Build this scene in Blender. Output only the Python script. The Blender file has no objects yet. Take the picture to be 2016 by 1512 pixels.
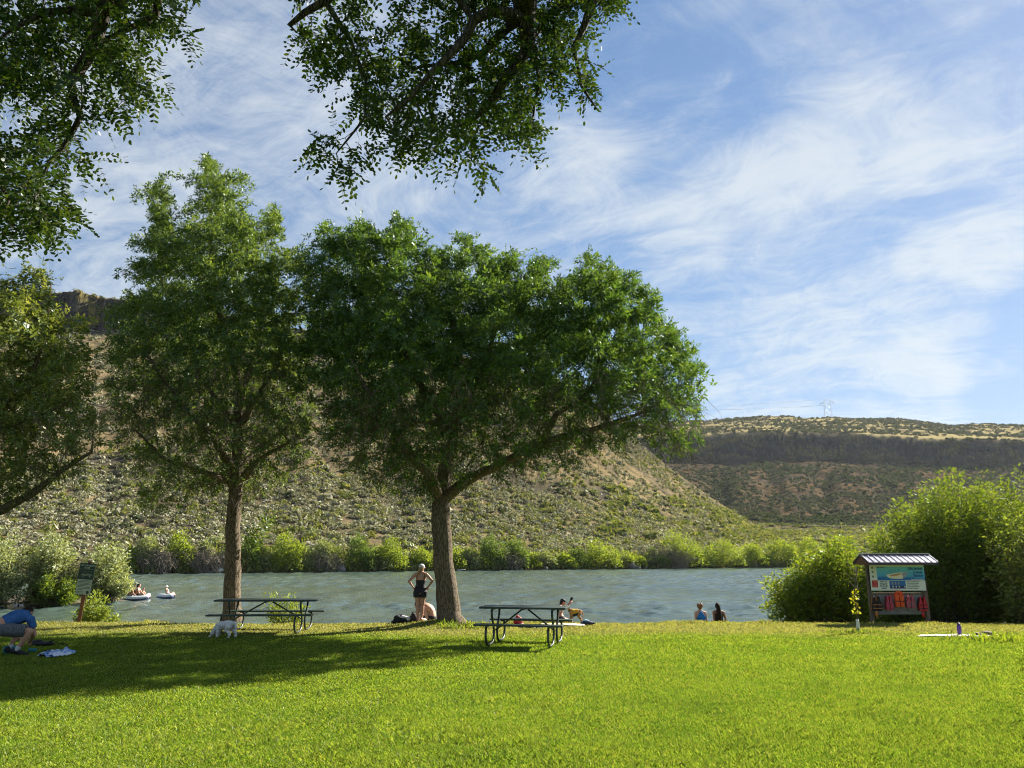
import bpy, bmesh, math, random
import numpy as np
from mathutils import Vector, Matrix, Euler
PI = math.pi
RNG = np.random.default_rng(7)
random.seed(7)
scene = bpy.context.scene
COL = scene.collection

# ------------------------------------------------------------------ camera geometry
F, CU, CV = 1500.0, 1008.0, 756.0
PITCH = math.radians(12.63)
CP, SP = math.cos(PITCH), math.sin(PITCH)
CAMZ = 1.83

def P(u, v, Y):
    """world point at distance Y along +y that the photograph shows at (u, v)"""
    x = (u - CU) / F; yv = (CV - v) / F
    dy = CP - yv * SP; dz = SP + yv * CP
    k = Y / dy
    return np.array([x * k, Y, CAMZ + dz * k])

def G(u, v, z=0.0):
    """world point of (u, v) on the level z"""
    x = (u - CU) / F; yv = (CV - v) / F
    dy = CP - yv * SP; dz = SP + yv * CP
    k = (z - CAMZ) / dz
    return np.array([x * k, dy * k, z])

def slope(v):
    yv = (CV - v) / F
    return (SP + yv * CP) / (CP - yv * SP)

def tanx(u, v):
    yv = (CV - v) / F
    return ((u - CU) / F) / (CP - yv * SP)

def sm(a, b, x):
    t = np.clip((x - a) / (b - a), 0, 1)
    return t * t * (3 - 2 * t)

# ------------------------------------------------------------------ value noise (numpy)
_perm = np.random.default_rng(3).random((256, 256)).astype(np.float32)
def vnoise(x, y):
    xi = np.floor(x).astype(np.int64); yi = np.floor(y).astype(np.int64)
    fx = x - xi; fy = y - yi
    fx = fx * fx * (3 - 2 * fx); fy = fy * fy * (3 - 2 * fy)
    a = _perm[xi & 255, yi & 255]; b = _perm[(xi + 1) & 255, yi & 255]
    c = _perm[xi & 255, (yi + 1) & 255]; d = _perm[(xi + 1) & 255, (yi + 1) & 255]
    return (a * (1 - fx) + b * fx) * (1 - fy) + (c * (1 - fx) + d * fx) * fy
def fbm(x, y, oct=4, gain=.5):
    s = 0; a = 1; t = 0
    for i in range(oct):
        s = s + a * (vnoise(x + 17.3 * i, y + 9.1 * i) - .5); t += a
        a *= gain; x = x * 2.03; y = y * 2.03
    return s / t * 2

# ------------------------------------------------------------------ objects
def setp(o, label=None, cat=None, group=None, kind=None):
    if label: o['label'] = label
    if cat: o['category'] = cat
    if group: o['group'] = group
    if kind: o['kind'] = kind
    return o

def thing(name, label, cat, loc=(0, 0, 0), rz=0.0, group=None):
    o = bpy.data.objects.new(name, None); COL.objects.link(o)
    o.empty_display_size = .1
    o.location = [float(c) for c in loc]; o.rotation_euler = (0, 0, rz)
    return setp(o, label, cat, group)

def link(name, me, mat=None, parent=None, loc=None):
    o = bpy.data.objects.new(name, me); COL.objects.link(o)
    if mat is not None and len(me.materials) == 0:
        for m in (mat if isinstance(mat, (list, tuple)) else [mat]): me.materials.append(m)
    if parent is not None: o.parent = parent
    if loc is not None: o.location = [float(c) for c in loc]
    return o

def np_mesh(name, verts, faces, smooth=False):
    """verts (n,3); faces (m,k) array of equal-sided faces, or a list of such arrays"""
    if not isinstance(faces, list): faces = [faces]
    faces = [np.asarray(f, np.int32) for f in faces if len(f)]
    verts = np.asarray(verts, np.float32).reshape(-1, 3)
    me = bpy.data.meshes.new(name)
    me.vertices.add(len(verts)); me.vertices.foreach_set('co', verts.ravel())
    nl = sum(f.size for f in faces); nf = sum(len(f) for f in faces)
    me.loops.add(nl); me.polygons.add(nf)
    me.loops.foreach_set('vertex_index', np.concatenate([f.ravel() for f in faces]))
    tot = np.concatenate([np.full(len(f), f.shape[1], np.int32) for f in faces])
    st = np.concatenate([[0], np.cumsum(tot)[:-1]]).astype(np.int32)
    me.polygons.foreach_set('loop_start', st)
    try: me.polygons.foreach_set('loop_total', tot)
    except Exception: pass
    if smooth: me.polygons.foreach_set('use_smooth', np.ones(nf, bool))
    me.update(calc_edges=True)
    return me

def frame_of(d):
    d = Vector(d).normalized()
    up = Vector((0, 0, 1)) if abs(d.z) < .95 else Vector((1, 0, 0))
    a = d.cross(up).normalized(); b = d.cross(a).normalized()
    return a, b

class MB:
    """collects simple shaped pieces into one mesh"""
    def __init__(s): s.v = []; s.f = []; s.m = []
    def add(s, vs, fs, mi=0):
        n = len(s.v); s.v += [tuple(float(c) for c in v) for v in vs]
        s.f += [tuple(i + n for i in f) for f in fs]; s.m += [mi] * len(fs); return s
    def box(s, c, size, rot=None, bev=0.0, mi=0):
        hx, hy, hz = [q / 2 for q in size]
        R = rot if rot is not None else Matrix.Identity(3)
        if not isinstance(R, Matrix): R = Euler(R).to_matrix()
        bm = bmesh.new(); bmesh.ops.create_cube(bm, size=1)
        for v in bm.verts: v.co = Vector((v.co.x * 2 * hx, v.co.y * 2 * hy, v.co.z * 2 * hz))
        if bev > 0: bmesh.ops.bevel(bm, geom=bm.edges[:], offset=bev, segments=2, affect='EDGES', profile=.5)
        bm.verts.index_update()
        s.add([R @ v.co + Vector(c) for v in bm.verts], [[v.index for v in f.verts] for f in bm.faces], mi)
        bm.free(); return s
    def tube(s, pts, rad, seg=8, caps=True, mi=0, flat=1.0):
        pts = [Vector(p) for p in pts]; n = len(pts)
        if not hasattr(rad, '__len__'): rad = [rad] * n
        vs = []; fs = []; a = None
        for i, p in enumerate(pts):
            d = pts[min(i + 1, n - 1)] - pts[max(i - 1, 0)]
            if d.length < 1e-9: d = Vector((0, 0, 1))
            d.normalize()
            if a is None: a, b = frame_of(d)
            else:
                a = (a - d * a.dot(d))
                a = a.normalized() if a.length > 1e-6 else frame_of(d)[0]
                b = d.cross(a).normalized()
            for k in range(seg):
                t = 2 * PI * k / seg
                vs.append(p + (a * math.cos(t) + b * math.sin(t) * flat) * rad[i])
        for i in range(n - 1):
            for k in range(seg):
                k2 = (k + 1) % seg
                fs.append((i * seg + k, i * seg + k2, (i + 1) * seg + k2, (i + 1) * seg + k))
        if caps:
            fs.append(tuple(range(seg))[::-1]); fs.append(tuple((n - 1) * seg + k for k in range(seg)))
        return s.add(vs, fs, mi)
    def cone(s, p0, p1, r0, r1, seg=12, mi=0, round_ends=True):
        """tapered capsule"""
        p0 = Vector(p0); p1 = Vector(p1); d = p1 - p0
        if d.length < 1e-6: d = Vector((0, 0, .001)); p1 = p0 + d
        d.normalize()
        if not round_ends: return s.tube([p0, p1], [r0, r1], seg, mi=mi)
        pts = []; rr = []
        for t in (80, 55, 28, 0):
            pts.append(p0 - d * r0 * math.sin(math.radians(t))); rr.append(r0 * math.cos(math.radians(t)))
        for t in (0, 28, 55, 80):
            pts.append(p1 + d * r1 * math.sin(math.radians(t))); rr.append(r1 * math.cos(math.radians(t)))
        return s.tube(pts, rr, seg, mi=mi)
    def ell(s, c, r, rot=None, seg=14, mi=0):
        R = Matrix.Identity(3) if rot is None else (rot if isinstance(rot, Matrix) else Euler(rot).to_matrix())
        rings = max(6, seg // 2); vs = []; fs = []
        for i in range(1, rings):
            t = PI * i / rings
            for k in range(seg):
                a = 2 * PI * k / seg
                vs.append(R @ Vector((r[0] * math.sin(t) * math.cos(a), r[1] * math.sin(t) * math.sin(a), r[2] * math.cos(t))) + Vector(c))
        for i in range(rings - 2):
            for k in range(seg):
                k2 = (k + 1) % seg
                fs.append((i * seg + k, (i + 1) * seg + k, (i + 1) * seg + k2, i * seg + k2))
        n = len(vs); vs.append(R @ Vector((0, 0, r[2])) + Vector(c)); vs.append(R @ Vector((0, 0, -r[2])) + Vector(c))
        for k in range(seg):
            k2 = (k + 1) % seg
            fs.append((n, k, k2)); b = (rings - 2) * seg; fs.append((n + 1, b + k2, b + k))
        return s.add(vs, fs, mi)
    def prism(s, outline, p0, p1, mi=0):
        """outline: list of points in one plane, swept from offset p0 to offset p1"""
        n = len(outline)
        vs = [Vector(o) + Vector(p0) for o in outline] + [Vector(o) + Vector(p1) for o in outline]
        fs = [tuple(range(n)), tuple(range(2 * n - 1, n - 1, -1))]
        for i in range(n):
            j = (i + 1) % n; fs.append((i, i + n, j + n, j))
        return s.add(vs, fs, mi)
    def lathe(s, prof, c=(0, 0, 0), seg=20, mi=0):
        vs = []; fs = []; c = Vector(c)
        for (r, z) in prof:
            for k in range(seg):
                a = 2 * PI * k / seg; vs.append(c + Vector((r * math.cos(a), r * math.sin(a), z)))
        for i in range(len(prof) - 1):
            for k in range(seg):
                k2 = (k + 1) % seg
                fs.append((i * seg + k, i * seg + k2, (i + 1) * seg + k2, (i + 1) * seg + k))
        fs.append(tuple(range(seg))[::-1]); fs.append(tuple((len(prof) - 1) * seg + k for k in range(seg)))
        return s.add(vs, fs, mi)
    def mesh(s, name, smooth=False):
        me = bpy.data.meshes.new(name); me.from_pydata(s.v, [], s.f); me.update()
        bm = bmesh.new(); bm.from_mesh(me); bmesh.ops.recalc_face_normals(bm, faces=bm.faces[:]); bm.to_mesh(me); bm.free()
        if any(s.m): me.polygons.foreach_set('material_index', s.m[:len(me.polygons)])
        if smooth: me.polygons.foreach_set('use_smooth', [True] * len(me.polygons))
        return me
    def build(s, name, mat, parent=None, smooth=False, loc=None):
        return link(name, s.mesh(name, smooth), mat, parent, loc)

def remeshed(mb, name, voxel, smooth_it=2, noise=None):
    """one continuous skin grown over the collected pieces"""
    tmp = mb.mesh('tmp')
    o = bpy.data.objects.new('tmp', tmp); COL.objects.link(o)
    m = o.modifiers.new('r', 'REMESH'); m.mode = 'VOXEL'; m.voxel_size = voxel; m.use_smooth_shade = True
    if smooth_it:
        s_ = o.modifiers.new('s', 'SMOOTH'); s_.factor = .5; s_.iterations = smooth_it
    dg = bpy.context.evaluated_depsgraph_get()
    me = bpy.data.meshes.new_from_object(o.evaluated_get(dg))
    me.name = name
    bpy.data.objects.remove(o); bpy.data.meshes.remove(tmp)
    if noise:
        amp, sc = noise
        n = len(me.vertices); co = np.empty(n * 3, np.float32); me.vertices.foreach_get('co', co); co = co.reshape(-1, 3)
        no = np.empty(n * 3, np.float32); me.vertices.foreach_get('normal', no); no = no.reshape(-1, 3)
        d = fbm(co[:, 0] * sc + co[:, 2] * sc * .7, co[:, 1] * sc - co[:, 2] * sc * .6, 3)
        co += no * (d * amp)[:, None]
        me.vertices.foreach_set('co', co.ravel()); me.update()
    me.polygons.foreach_set('use_smooth', [True] * len(me.polygons))
    return me

def text_mesh(body, size, extrude=.001, align='LEFT', bold=0.0, spacing=1.0):
    cu = bpy.data.curves.new('txt', 'FONT'); cu.body = body; cu.size = size; cu.extrude = extrude
    cu.align_x = align; cu.offset = bold; cu.space_line = spacing; cu.resolution_u = 3
    o = bpy.data.objects.new('txt', cu); COL.objects.link(o)
    dg = bpy.context.evaluated_depsgraph_get(); dg.update()
    me = bpy.data.meshes.new_from_object(o.evaluated_get(dg))
    me.materials.clear()
    bpy.data.objects.remove(o); bpy.data.curves.remove(cu)
    return me

# ------------------------------------------------------------------ materials
class NT:
    def __init__(s, name):
        s.mat = bpy.data.materials.new(name); s.mat.use_nodes = True
        s.t = s.mat.node_tree; s.t.nodes.clear()
        s.out = s.n('ShaderNodeOutputMaterial')
    def n(s, typ, **kw):
        nd = s.t.nodes.new(typ)
        for k, v in kw.items():
            if k in nd.inputs: nd.inputs[k].default_value = v
            else: setattr(nd, k, v)
        return nd
    def l(s, a, b): s.t.links.new(a, b)
    def surf(s, sh): s.l(sh, s.out.inputs['Surface'])
    def noise(s, scale, detail=4, rough=.55, vec=None, dist=0.0):
        nd = s.n('ShaderNodeTexNoise'); nd.inputs['Scale'].default_value = scale
        nd.inputs['Detail'].default_value = detail; nd.inputs['Roughness'].default_value = rough
        nd.inputs['Distortion'].default_value = dist
        if vec is not None: s.l(vec, nd.inputs['Vector'])
        return nd.outputs['Fac']
    def ramp(s, fac, stops, interp='LINEAR'):
        r = s.n('ShaderNodeValToRGB'); r.color_ramp.interpolation = interp
        e = r.color_ramp.elements
        while len(e) < len(stops): e.new(.5)
        for q, (p, c) in zip(e, stops):
            q.position = p; q.color = (*c, 1) if len(c) == 3 else c
        s.l(fac, r.inputs['Fac']); return r.outputs['Color']
    def mixc(s, fac, a, b, mode='MIX'):
        m = s.n('ShaderNodeMix', data_type='RGBA', blend_type=mode)
        for i, x in ((0, fac), (6, a), (7, b)):
            if hasattr(x, 'default_value') or hasattr(x, 'links'): s.l(x, m.inputs[i])
            elif i == 0: m.inputs[0].default_value = x
            else: m.inputs[i].default_value = (*x, 1)
        return m.outputs[2]
    def math(s, op, a, b=0.0, c=None, clamp=False):
        m = s.n('ShaderNodeMath', operation=op, use_clamp=clamp)
        for i, x in enumerate((a, b) if c is None else (a, b, c)):
            if hasattr(x, 'links'): s.l(x, m.inputs[i])
            else: m.inputs[i].default_value = x
        return m.outputs[0]
    def maprange(s, x, a, b, c=0.0, d=1.0):
        m = s.n('ShaderNodeMapRange'); s.l(x, m.inputs[0])
        for i, q in enumerate((a, b, c, d)): m.inputs[i + 1].default_value = q
        return m.outputs[0]
    def mapping(s, vec, scale=(1, 1, 1), rot=(0, 0, 0), loc=(0, 0, 0)):
        m = s.n('ShaderNodeMapping'); s.l(vec, m.inputs[0])
        m.inputs['Scale'].default_value = scale; m.inputs['Rotation'].default_value = rot; m.inputs['Location'].default_value = loc
        return m.outputs[0]
    def coord(s, which='Object'): return s.n('ShaderNodeTexCoord').outputs[which]
    def pos(s): return s.n('ShaderNodeNewGeometry').outputs['Position']
    def bump(s, h, strength=.3, dist=.02):
        b = s.n('ShaderNodeBump'); b.inputs['Strength'].default_value = strength; b.inputs['Distance'].default_value = dist
        s.l(h, b.inputs['Height']); return b.outputs['Normal']
    def bsdf(s, col, rough=.6, metal=0.0, normal=None, spec=.5, **kw):
        b = s.n('ShaderNodeBsdfPrincipled')
        if hasattr(col, 'links'): s.l(col, b.inputs['Base Color'])
        else: b.inputs['Base Color'].default_value = (*col, 1)
        if hasattr(rough, 'links'): s.l(rough, b.inputs['Roughness'])
        else: b.inputs['Roughness'].default_value = rough
        b.inputs['Metallic'].default_value = metal
        b.inputs['Specular IOR Level'].default_value = spec
        if normal is not None: s.l(normal, b.inputs['Normal'])
        for k, v in kw.items(): b.inputs[k].default_value = v
        return b.outputs[0]

def m_plain(name, col, rough=.6, metal=0.0, var=.25, scale=12, bump=.15, spec=.4):
    """a colour with mottling, small bumps and uneven gloss"""
    k = NT(name); c = k.coord()
    f = k.noise(scale, 5, .6, c)
    dark = tuple(x * (1 - var) for x in col); lite = tuple(min(1, x * (1 + var)) for x in col)
    cc = k.ramp(f, [(.3, dark), (.7, lite)])
    nn = k.bump(k.noise(scale * 6, 3, .6, c), bump, .004)
    rr = k.maprange(f, .3, .7, rough - .08, min(1, rough + .08))
    k.surf(k.bsdf(cc, rr, metal, nn, spec)); return k.mat

def m_leaf(name, cols, trans=.42, tcol=1.25, gloss=.05, yellow=1.35):
    """thin leaf: reflects, lets light through, slight sheen; hue differs leaf by leaf"""
    k = NT(name)
    rnd = k.n('ShaderNodeNewGeometry').outputs['Random Per Island']
    n = len(cols)
    base = k.ramp(rnd, [((i + .5) / n, c) for i, c in enumerate(cols)])
    d = k.n('ShaderNodeBsdfDiffuse'); k.l(base, d.inputs['Color'])
    t = k.n('ShaderNodeBsdfTranslucent')
    tc = k.mixc(1.0, base, (tcol * yellow, tcol * 1.15, tcol * .45), 'MULTIPLY'); k.l(tc, t.inputs['Color'])
    m1 = k.n('ShaderNodeMixShader'); m1.inputs[0].default_value = trans
    k.l(d.outputs[0], m1.inputs[1]); k.l(t.outputs[0], m1.inputs[2])
    g = k.n('ShaderNodeBsdfGlossy'); g.inputs['Roughness'].default_value = .38
    g.inputs['Color'].default_value = (.9, .95, 1, 1)
    m2 = k.n('ShaderNodeMixShader'); m2.inputs[0].default_value = gloss
    k.l(m1.outputs[0], m2.inputs[1]); k.l(g.outputs[0], m2.inputs[2])
    k.surf(m2.outputs[0]); return k.mat

def m_bark(name, a, b, scale=18, stretch=.18):
    k = NT(name); c = k.mapping(k.coord(), (1, 1, stretch))
    f = k.noise(scale, 6, .65, c, .6)
    v = k.n('ShaderNodeTexVoronoi', feature='DISTANCE_TO_EDGE'); v.inputs['Scale'].default_value = scale * .9
    k.l(c, v.inputs['Vector'])
    e = k.maprange(v.outputs['Distance'], 0, .12)
    h = k.math('MULTIPLY', e, f)
    col = k.ramp(k.math('ADD', k.math('MULTIPLY', f, .6), k.math('MULTIPLY', e, .4)), [(.35, a), (.75, b)])
    k.surf(k.bsdf(col, .9, 0, k.bump(h, .9, .03), .2)); return k.mat
# ------------------------------------------------------------------ camera, sun, sky
cam_d = bpy.data.cameras.new('camera'); cam = bpy.data.objects.new('camera', cam_d); COL.objects.link(cam)
cam.location = (0, 0, CAMZ); cam.rotation_euler = (PI / 2 + PITCH, 0, 0)
cam_d.sensor_width = 36; cam_d.lens = F / 2016 * 36; cam_d.clip_start = .05; cam_d.clip_end = 20000
scene.camera = cam

SUN_AZ = math.radians(49)      # clockwise from +y
SUN_EL = math.radians(34)
sd = Vector((math.sin(SUN_AZ) * math.cos(SUN_EL), math.cos(SUN_AZ) * math.cos(SUN_EL), math.sin(SUN_EL)))
sl = bpy.data.lights.new('sun', 'SUN'); sl.energy = 4.6; sl.angle = math.radians(.6); sl.color = (1, .93, .80)
so = bpy.data.objects.new('sun', sl); COL.objects.link(so)
so.rotation_euler = sd.to_track_quat('Z', 'Y').to_euler(); so.location = (60, 40, 80)

w = bpy.data.worlds.new('World'); scene.world = w; w.use_nodes = True
class WN(NT):
    def __init__(s): s.t = w.node_tree; s.t.nodes.clear(); s.out = s.n('ShaderNodeOutputWorld')
k = WN()
sky = k.n('ShaderNodeTexSky', sky_type='NISHITA'); sky.sun_disc = False
sky.sun_elevation = SUN_EL; sky.sun_rotation = SUN_AZ; sky.air_density = 1.0; sky.dust_density = .15; sky.ozone_density = 2.0
gen = k.coord('Generated')
sep = k.n('ShaderNodeSeparateXYZ'); k.l(gen, sep.inputs[0])
zz = k.math('ADD', k.math('MAXIMUM', sep.outputs[2], 0.0), .16)
cmb = k.n('ShaderNodeCombineXYZ')
k.l(k.math('DIVIDE', sep.outputs[0], zz), cmb.inputs[0]); k.l(k.math('DIVIDE', sep.outputs[1], zz), cmb.inputs[1])
pl = cmb.outputs[0]
def blob(u, v, lo):
    d = P(u, v, 100.0) - np.array([0, 0, CAMZ]); d = d / np.linalg.norm(d)
    dt = k.n('ShaderNodeVectorMath', operation='DOT_PRODUCT'); k.l(gen, dt.inputs[0]); dt.inputs[1].default_value = d
    m = k.n('ShaderNodeMapRange', interpolation_type='SMOOTHERSTEP'); k.l(dt.outputs['Value'], m.inputs[0])
    m.inputs[1].default_value = math.cos(math.radians(lo)); m.inputs[2].default_value = 1.0
    return m.outputs[0]
def wsum(items):
    acc = None
    for x, wt in items:
        t = k.math('MULTIPLY', x, wt); acc = t if acc is None else k.math('ADD', acc, t)
    return acc
# thin veil high up, streaked cirrus drawn out along the wind, and torn fringes
warp = k.n('ShaderNodeTexNoise'); warp.inputs['Scale'].default_value = 1.3; warp.inputs['Detail'].default_value = 3
k.l(pl, warp.inputs['Vector'])
vs = k.n('ShaderNodeVectorMath', operation='SUBTRACT'); k.l(warp.outputs['Color'], vs.inputs[0]); vs.inputs[1].default_value = (.5, .5, .5)
vm = k.n('ShaderNodeVectorMath', operation='SCALE'); k.l(vs.outputs[0], vm.inputs[0]); vm.inputs['Scale'].default_value = .55
va = k.n('ShaderNodeVectorMath', operation='ADD'); k.l(pl, va.inputs[0]); k.l(vm.outputs[0], va.inputs[1])
pw = va.outputs[0]
ROT = math.radians(-62)
sv = k.mapping(pw, (1.0, 1.0, 1), (0, 0, ROT))                 # x across the wind, y along it
broad = k.noise(.9, 3, .5, k.mapping(sv, (1.0, .55, 1)))
streak = k.noise(2.6, 7, .64, k.mapping(sv, (1.0, .24, 1), (0, 0, 0), (3, 1, 0)), .5)
fib = k.noise(9.0, 6, .66, k.mapping(sv, (1.0, .16, 1), (0, 0, .18), (7, 2, 0)), .9)
fine = k.noise(5.5, 9, .72, k.mapping(pw, (1.0, .8, 1), (0, 0, .4)), 1.2)
guide = wsum([(blob(420, 60, 15), .20), (blob(650, 60, 12), .14), (blob(220, 420, 12), .16), (blob(1340, 450, 5), .26), (blob(1450, 420, 6), .16), (blob(1560, 350, 5.5), .24), (blob(1700, 280, 6), .26),
              (blob(1840, 220, 7), .18), (blob(1980, 300, 8), .16), (blob(1560, 640, 4.5), .16), (blob(1730, 640, 4), .16), (blob(1860, 645, 3.5), .26), (blob(1820, 500, 2.6), .30), (blob(1940, 500, 3.4), .34), (blob(1480, 770, 4.5), .18),
              (blob(1640, 770, 4.5), .20), (blob(1800, 775, 4.5), .30), (blob(1920, 765, 3), .2), (blob(1130, 330, 6), .22), (blob(1200, 300, 5), .10), (blob(870, 400, 9), .14),
              (blob(1300, 120, 9), -.16), (blob(500, 240, 6), -.08), (blob(1240, 600, 8), -.12), (blob(1970, 700, 4), -.20), (blob(1960, 800, 3), -.2)])
dens = k.math('ADD', wsum([(broad, .36), (streak, .95), (fib, .52), (fine, .80)]), k.math('MULTIPLY', guide, .66))
mask = k.n('ShaderNodeMapRange', interpolation_type='SMOOTHSTEP'); k.l(dens, mask.inputs[0])
mask.inputs[1].default_value = 1.13; mask.inputs[2].default_value = 1.74
mask.inputs[4].default_value = .95
CLOUD = (3.2, 3.3, 3.35)
skyc = k.mixc(1.0, sky.outputs[0], (.70, .87, 1.03), 'MULTIPLY')
# highlights of the sky near the sun rolled off as film does
den = k.mixc(1.0, k.mixc(1.0, skyc, (.13, .13, .10), 'MULTIPLY'), (1, 1, 1), 'ADD')
skyc = k.mixc(1.0, skyc, den, 'DIVIDE')
lit = k.mixc(1.0, k.mixc(1.0, skyc, (.35, .35, .30), 'MULTIPLY'), CLOUD, 'ADD')
mx = k.mixc(mask.outputs[0], skyc, lit)
bg = k.n('ShaderNodeBackground'); k.l(mx, bg.inputs['Color']); bg.inputs['Strength'].default_value = .054
k.l(bg.outputs[0], k.out.inputs['Surface'])

scene.view_settings.view_transform = 'Standard'; scene.view_settings.look = 'None'
scene.view_settings.gamma = 1; scene.view_settings.exposure = 1.83
scene.render.engine = 'CYCLES'
cy = scene.cycles
cy.max_bounces = 7; cy.diffuse_bounces = 3; cy.glossy_bounces = 3; cy.transmission_bounces = 5; cy.volume_bounces = 0
cy.use_denoising = True
try: cy.denoiser = 'OPENIMAGEDENOISE'; cy.denoising_prefilter = 'FAST'; cy.pixel_filter_type = 'BLACKMAN_HARRIS'; cy.filter_width = 1.05
except Exception: pass
cy.sample_clamp_indirect = 6
cy.caustics_reflective = False; cy.caustics_refractive = False

# ------------------------------------------------------------------ lawn and near bank
WATER = -1.05
def bank_y(x):
    return 22.0 + .25 * np.sin(x * .35) + .15 * np.sin(x * 1.1 + 1) + np.where(x < -9, (x + 9) * .02, 0)
def lawn_z(x, y):
    x = np.asarray(x, float); y = np.asarray(y, float)
    z = fbm(x * .25, y * .25, 3) * .035 + fbm(x * 1.3, y * 1.3, 3) * .012
    e = y - bank_y(x)
    z = z - np.where(e > -1.2, (np.clip(e + 1.2, 0, None)) ** 2 * .02, 0)
    z = z - np.clip(e, 0, None) * .36
    z += .14 * np.exp(-(((x + 2.0) / .9) ** 2 + ((y - 20.95) / .8) ** 2))     # ground heaved round the trunk
    return np.maximum(z, -2.4)
xs = np.concatenate([np.linspace(-160, -26, 40), np.linspace(-25, 25, 260), np.linspace(26, 160, 40)])
ys = np.concatenate([np.linspace(-120, -2, 30), np.linspace(-1, 27, 200), np.linspace(28, 34, 12)])
XX, YY = np.meshgrid(xs, ys)
def grid_faces(nr, nc):
    i = np.arange(nr - 1)[:, None] * nc + np.arange(nc - 1)[None]
    i = i.ravel(); return np.stack([i, i + 1, i + nc + 1, i + nc], 1)
k = NT('lawn_turf'); p = k.pos()
big = k.noise(.35, 4, .6, p); mid = k.noise(2.3, 5, .65, p); fin = k.noise(38, 4, .7, p)
sp = k.n('ShaderNodeSeparateXYZ'); k.l(p, sp.inputs[0])
g1 = k.ramp(mid, [(.3, (.055, .105, .008)), (.55, (.090, .150, .010)), (.75, (.14, .18, .020))])
dry = k.ramp(fin, [(.3, (.15, .125, .045)), (.7, (.27, .23, .10))])
edge = k.math('ADD', sp.outputs[1], k.math('MULTIPLY', k.math('SUBTRACT', big, .5), 3.0))
dm = k.maprange(edge, 18.0, 19.6)
dm = k.math('MULTIPLY', dm, k.maprange(mid, .25, .6, .35, .8))
c1 = k.mixc(dm, g1, dry)
c1 = k.mixc(k.maprange(k.noise(.9, 5, .7, p), .60, .72, 0, .5), c1, (.17, .17, .05))
k.surf(k.bsdf(c1, .9, 0, k.bump(fin, .8, .03), 0.0)); M_TURF = k.mat
lawn = link('lawn', np_mesh('lawn', np.stack([XX, YY, lawn_z(XX, YY)], -1), grid_faces(len(ys), len(xs)), True), M_TURF)
setp(lawn, 'mown green lawn sloping off at the river edge', None, None, 'structure')

k = NT('grass_blade'); p = k.pos()
rnd = k.n('ShaderNodeNewGeometry').outputs['Random Per Island']
big = k.noise(.35, 4, .6, p); mid = k.noise(1.1, 5, .7, p)
gc = k.ramp(rnd, [(.0, (.084, .164, .022)), (.35, (.150, .232, .030)), (.75, (.220, .285, .040)), (.97, (.31, .31, .11))])
lush = k.mixc(k.maprange(mid, .42, .68, 0, .65), gc, (.205, .262, .045))
sp = k.n('ShaderNodeSeparateXYZ'); k.l(p, sp.inputs[0])
edge = k.math('ADD', sp.outputs[1], k.math('MULTIPLY', k.math('SUBTRACT', big, .5), 3.0))
dm = k.math('MULTIPLY', k.maprange(edge, 18.0, 19.6), k.maprange(rnd, .15, .6, .25, .85))
lush = k.mixc(1.0, lush, k.ramp(k.noise(.75, 6, .7, p), [(.32, (.72, .78, .8)), (.5, (1, 1, 1)), (.68, (1.12, 1.04, 1.0))]), 'MULTIPLY')
gc = k.mixc(dm, lush, (.285, .25, .125))
d = k.n('ShaderNodeBsdfDiffuse'); k.l(gc, d.inputs[0])
t = k.n('ShaderNodeBsdfTranslucent'); k.l(k.mixc(1, gc, (1.5, 1.45, .6), 'MULTIPLY'), t.inputs[0])
m1 = k.n('ShaderNodeMixShader'); m1.inputs[0].default_value = .45; k.l(d.outputs[0], m1.inputs[1]); k.l(t.outputs[0], m1.inputs[2])
gl = k.n('ShaderNodeBsdfGlossy'); gl.inputs['Roughness'].default_value = .36
m2 = k.n('ShaderNodeMixShader'); m2.inputs[0].default_value = .012; k.l(m1.outputs[0], m2.inputs[1]); k.l(gl.outputs[0], m2.inputs[2])
k.surf(m2.outputs[0]); M_GRASS = k.mat

def grass_mesh(n, rng):
    y = np.exp(rng.uniform(math.log(5.2), math.log(23.6), n)); X = rng.uniform(-.84, .84, n); x = X * y
    keep = (y < bank_y(x) + 1.0); x, y = x[keep], y[keep]; n = len(x)
    tuft = fbm(x * 2.2, y * 2.2, 3)
    h = .038 * (1 + .55 * tuft) * rng.uniform(.6, 1.35, n) * (1 + .35 * sm(20.5, 22, y) + 1.5 * sm(21.5, 22.3, y) * sm(.05, .4, fbm(x * 1.4, y * 1.4 + 7, 3)))
    wd = .0028 * np.maximum(1, y / 8.0) * rng.uniform(.7, 1.3, n)
    a = rng.uniform(0, 2 * PI, n); la = a + rng.normal(PI / 2, .7, n); ln = h * rng.uniform(.25, 1.15, n)
    z = lawn_z(x, y) - .004
    b = np.stack([x, y, z], 1); sd_ = np.stack([np.cos(a) * wd, np.sin(a) * wd, 0 * a], 1)
    lean = np.stack([np.cos(la) * ln, np.sin(la) * ln, 0 * a], 1)
    mid = b + lean * .38 + np.stack([0 * h, 0 * h, h * .62], 1)
    tip = b + lean + np.stack([0 * h, 0 * h, h * .92], 1)
    v = np.stack([b - sd_, b + sd_, mid + sd_ * .8, tip, mid - sd_ * .8], 1).reshape(-1, 3)
    i = np.arange(n)[:, None] * 5
    return np_mesh('lawn_grass', v, i + np.array([[0, 1, 2, 3, 4]]))
gr = link('lawn_grass', grass_mesh(620000, RNG), M_GRASS)
setp(gr, 'short bright green lawn grass, straw coloured along the bank', None, None, 'stuff')

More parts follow.
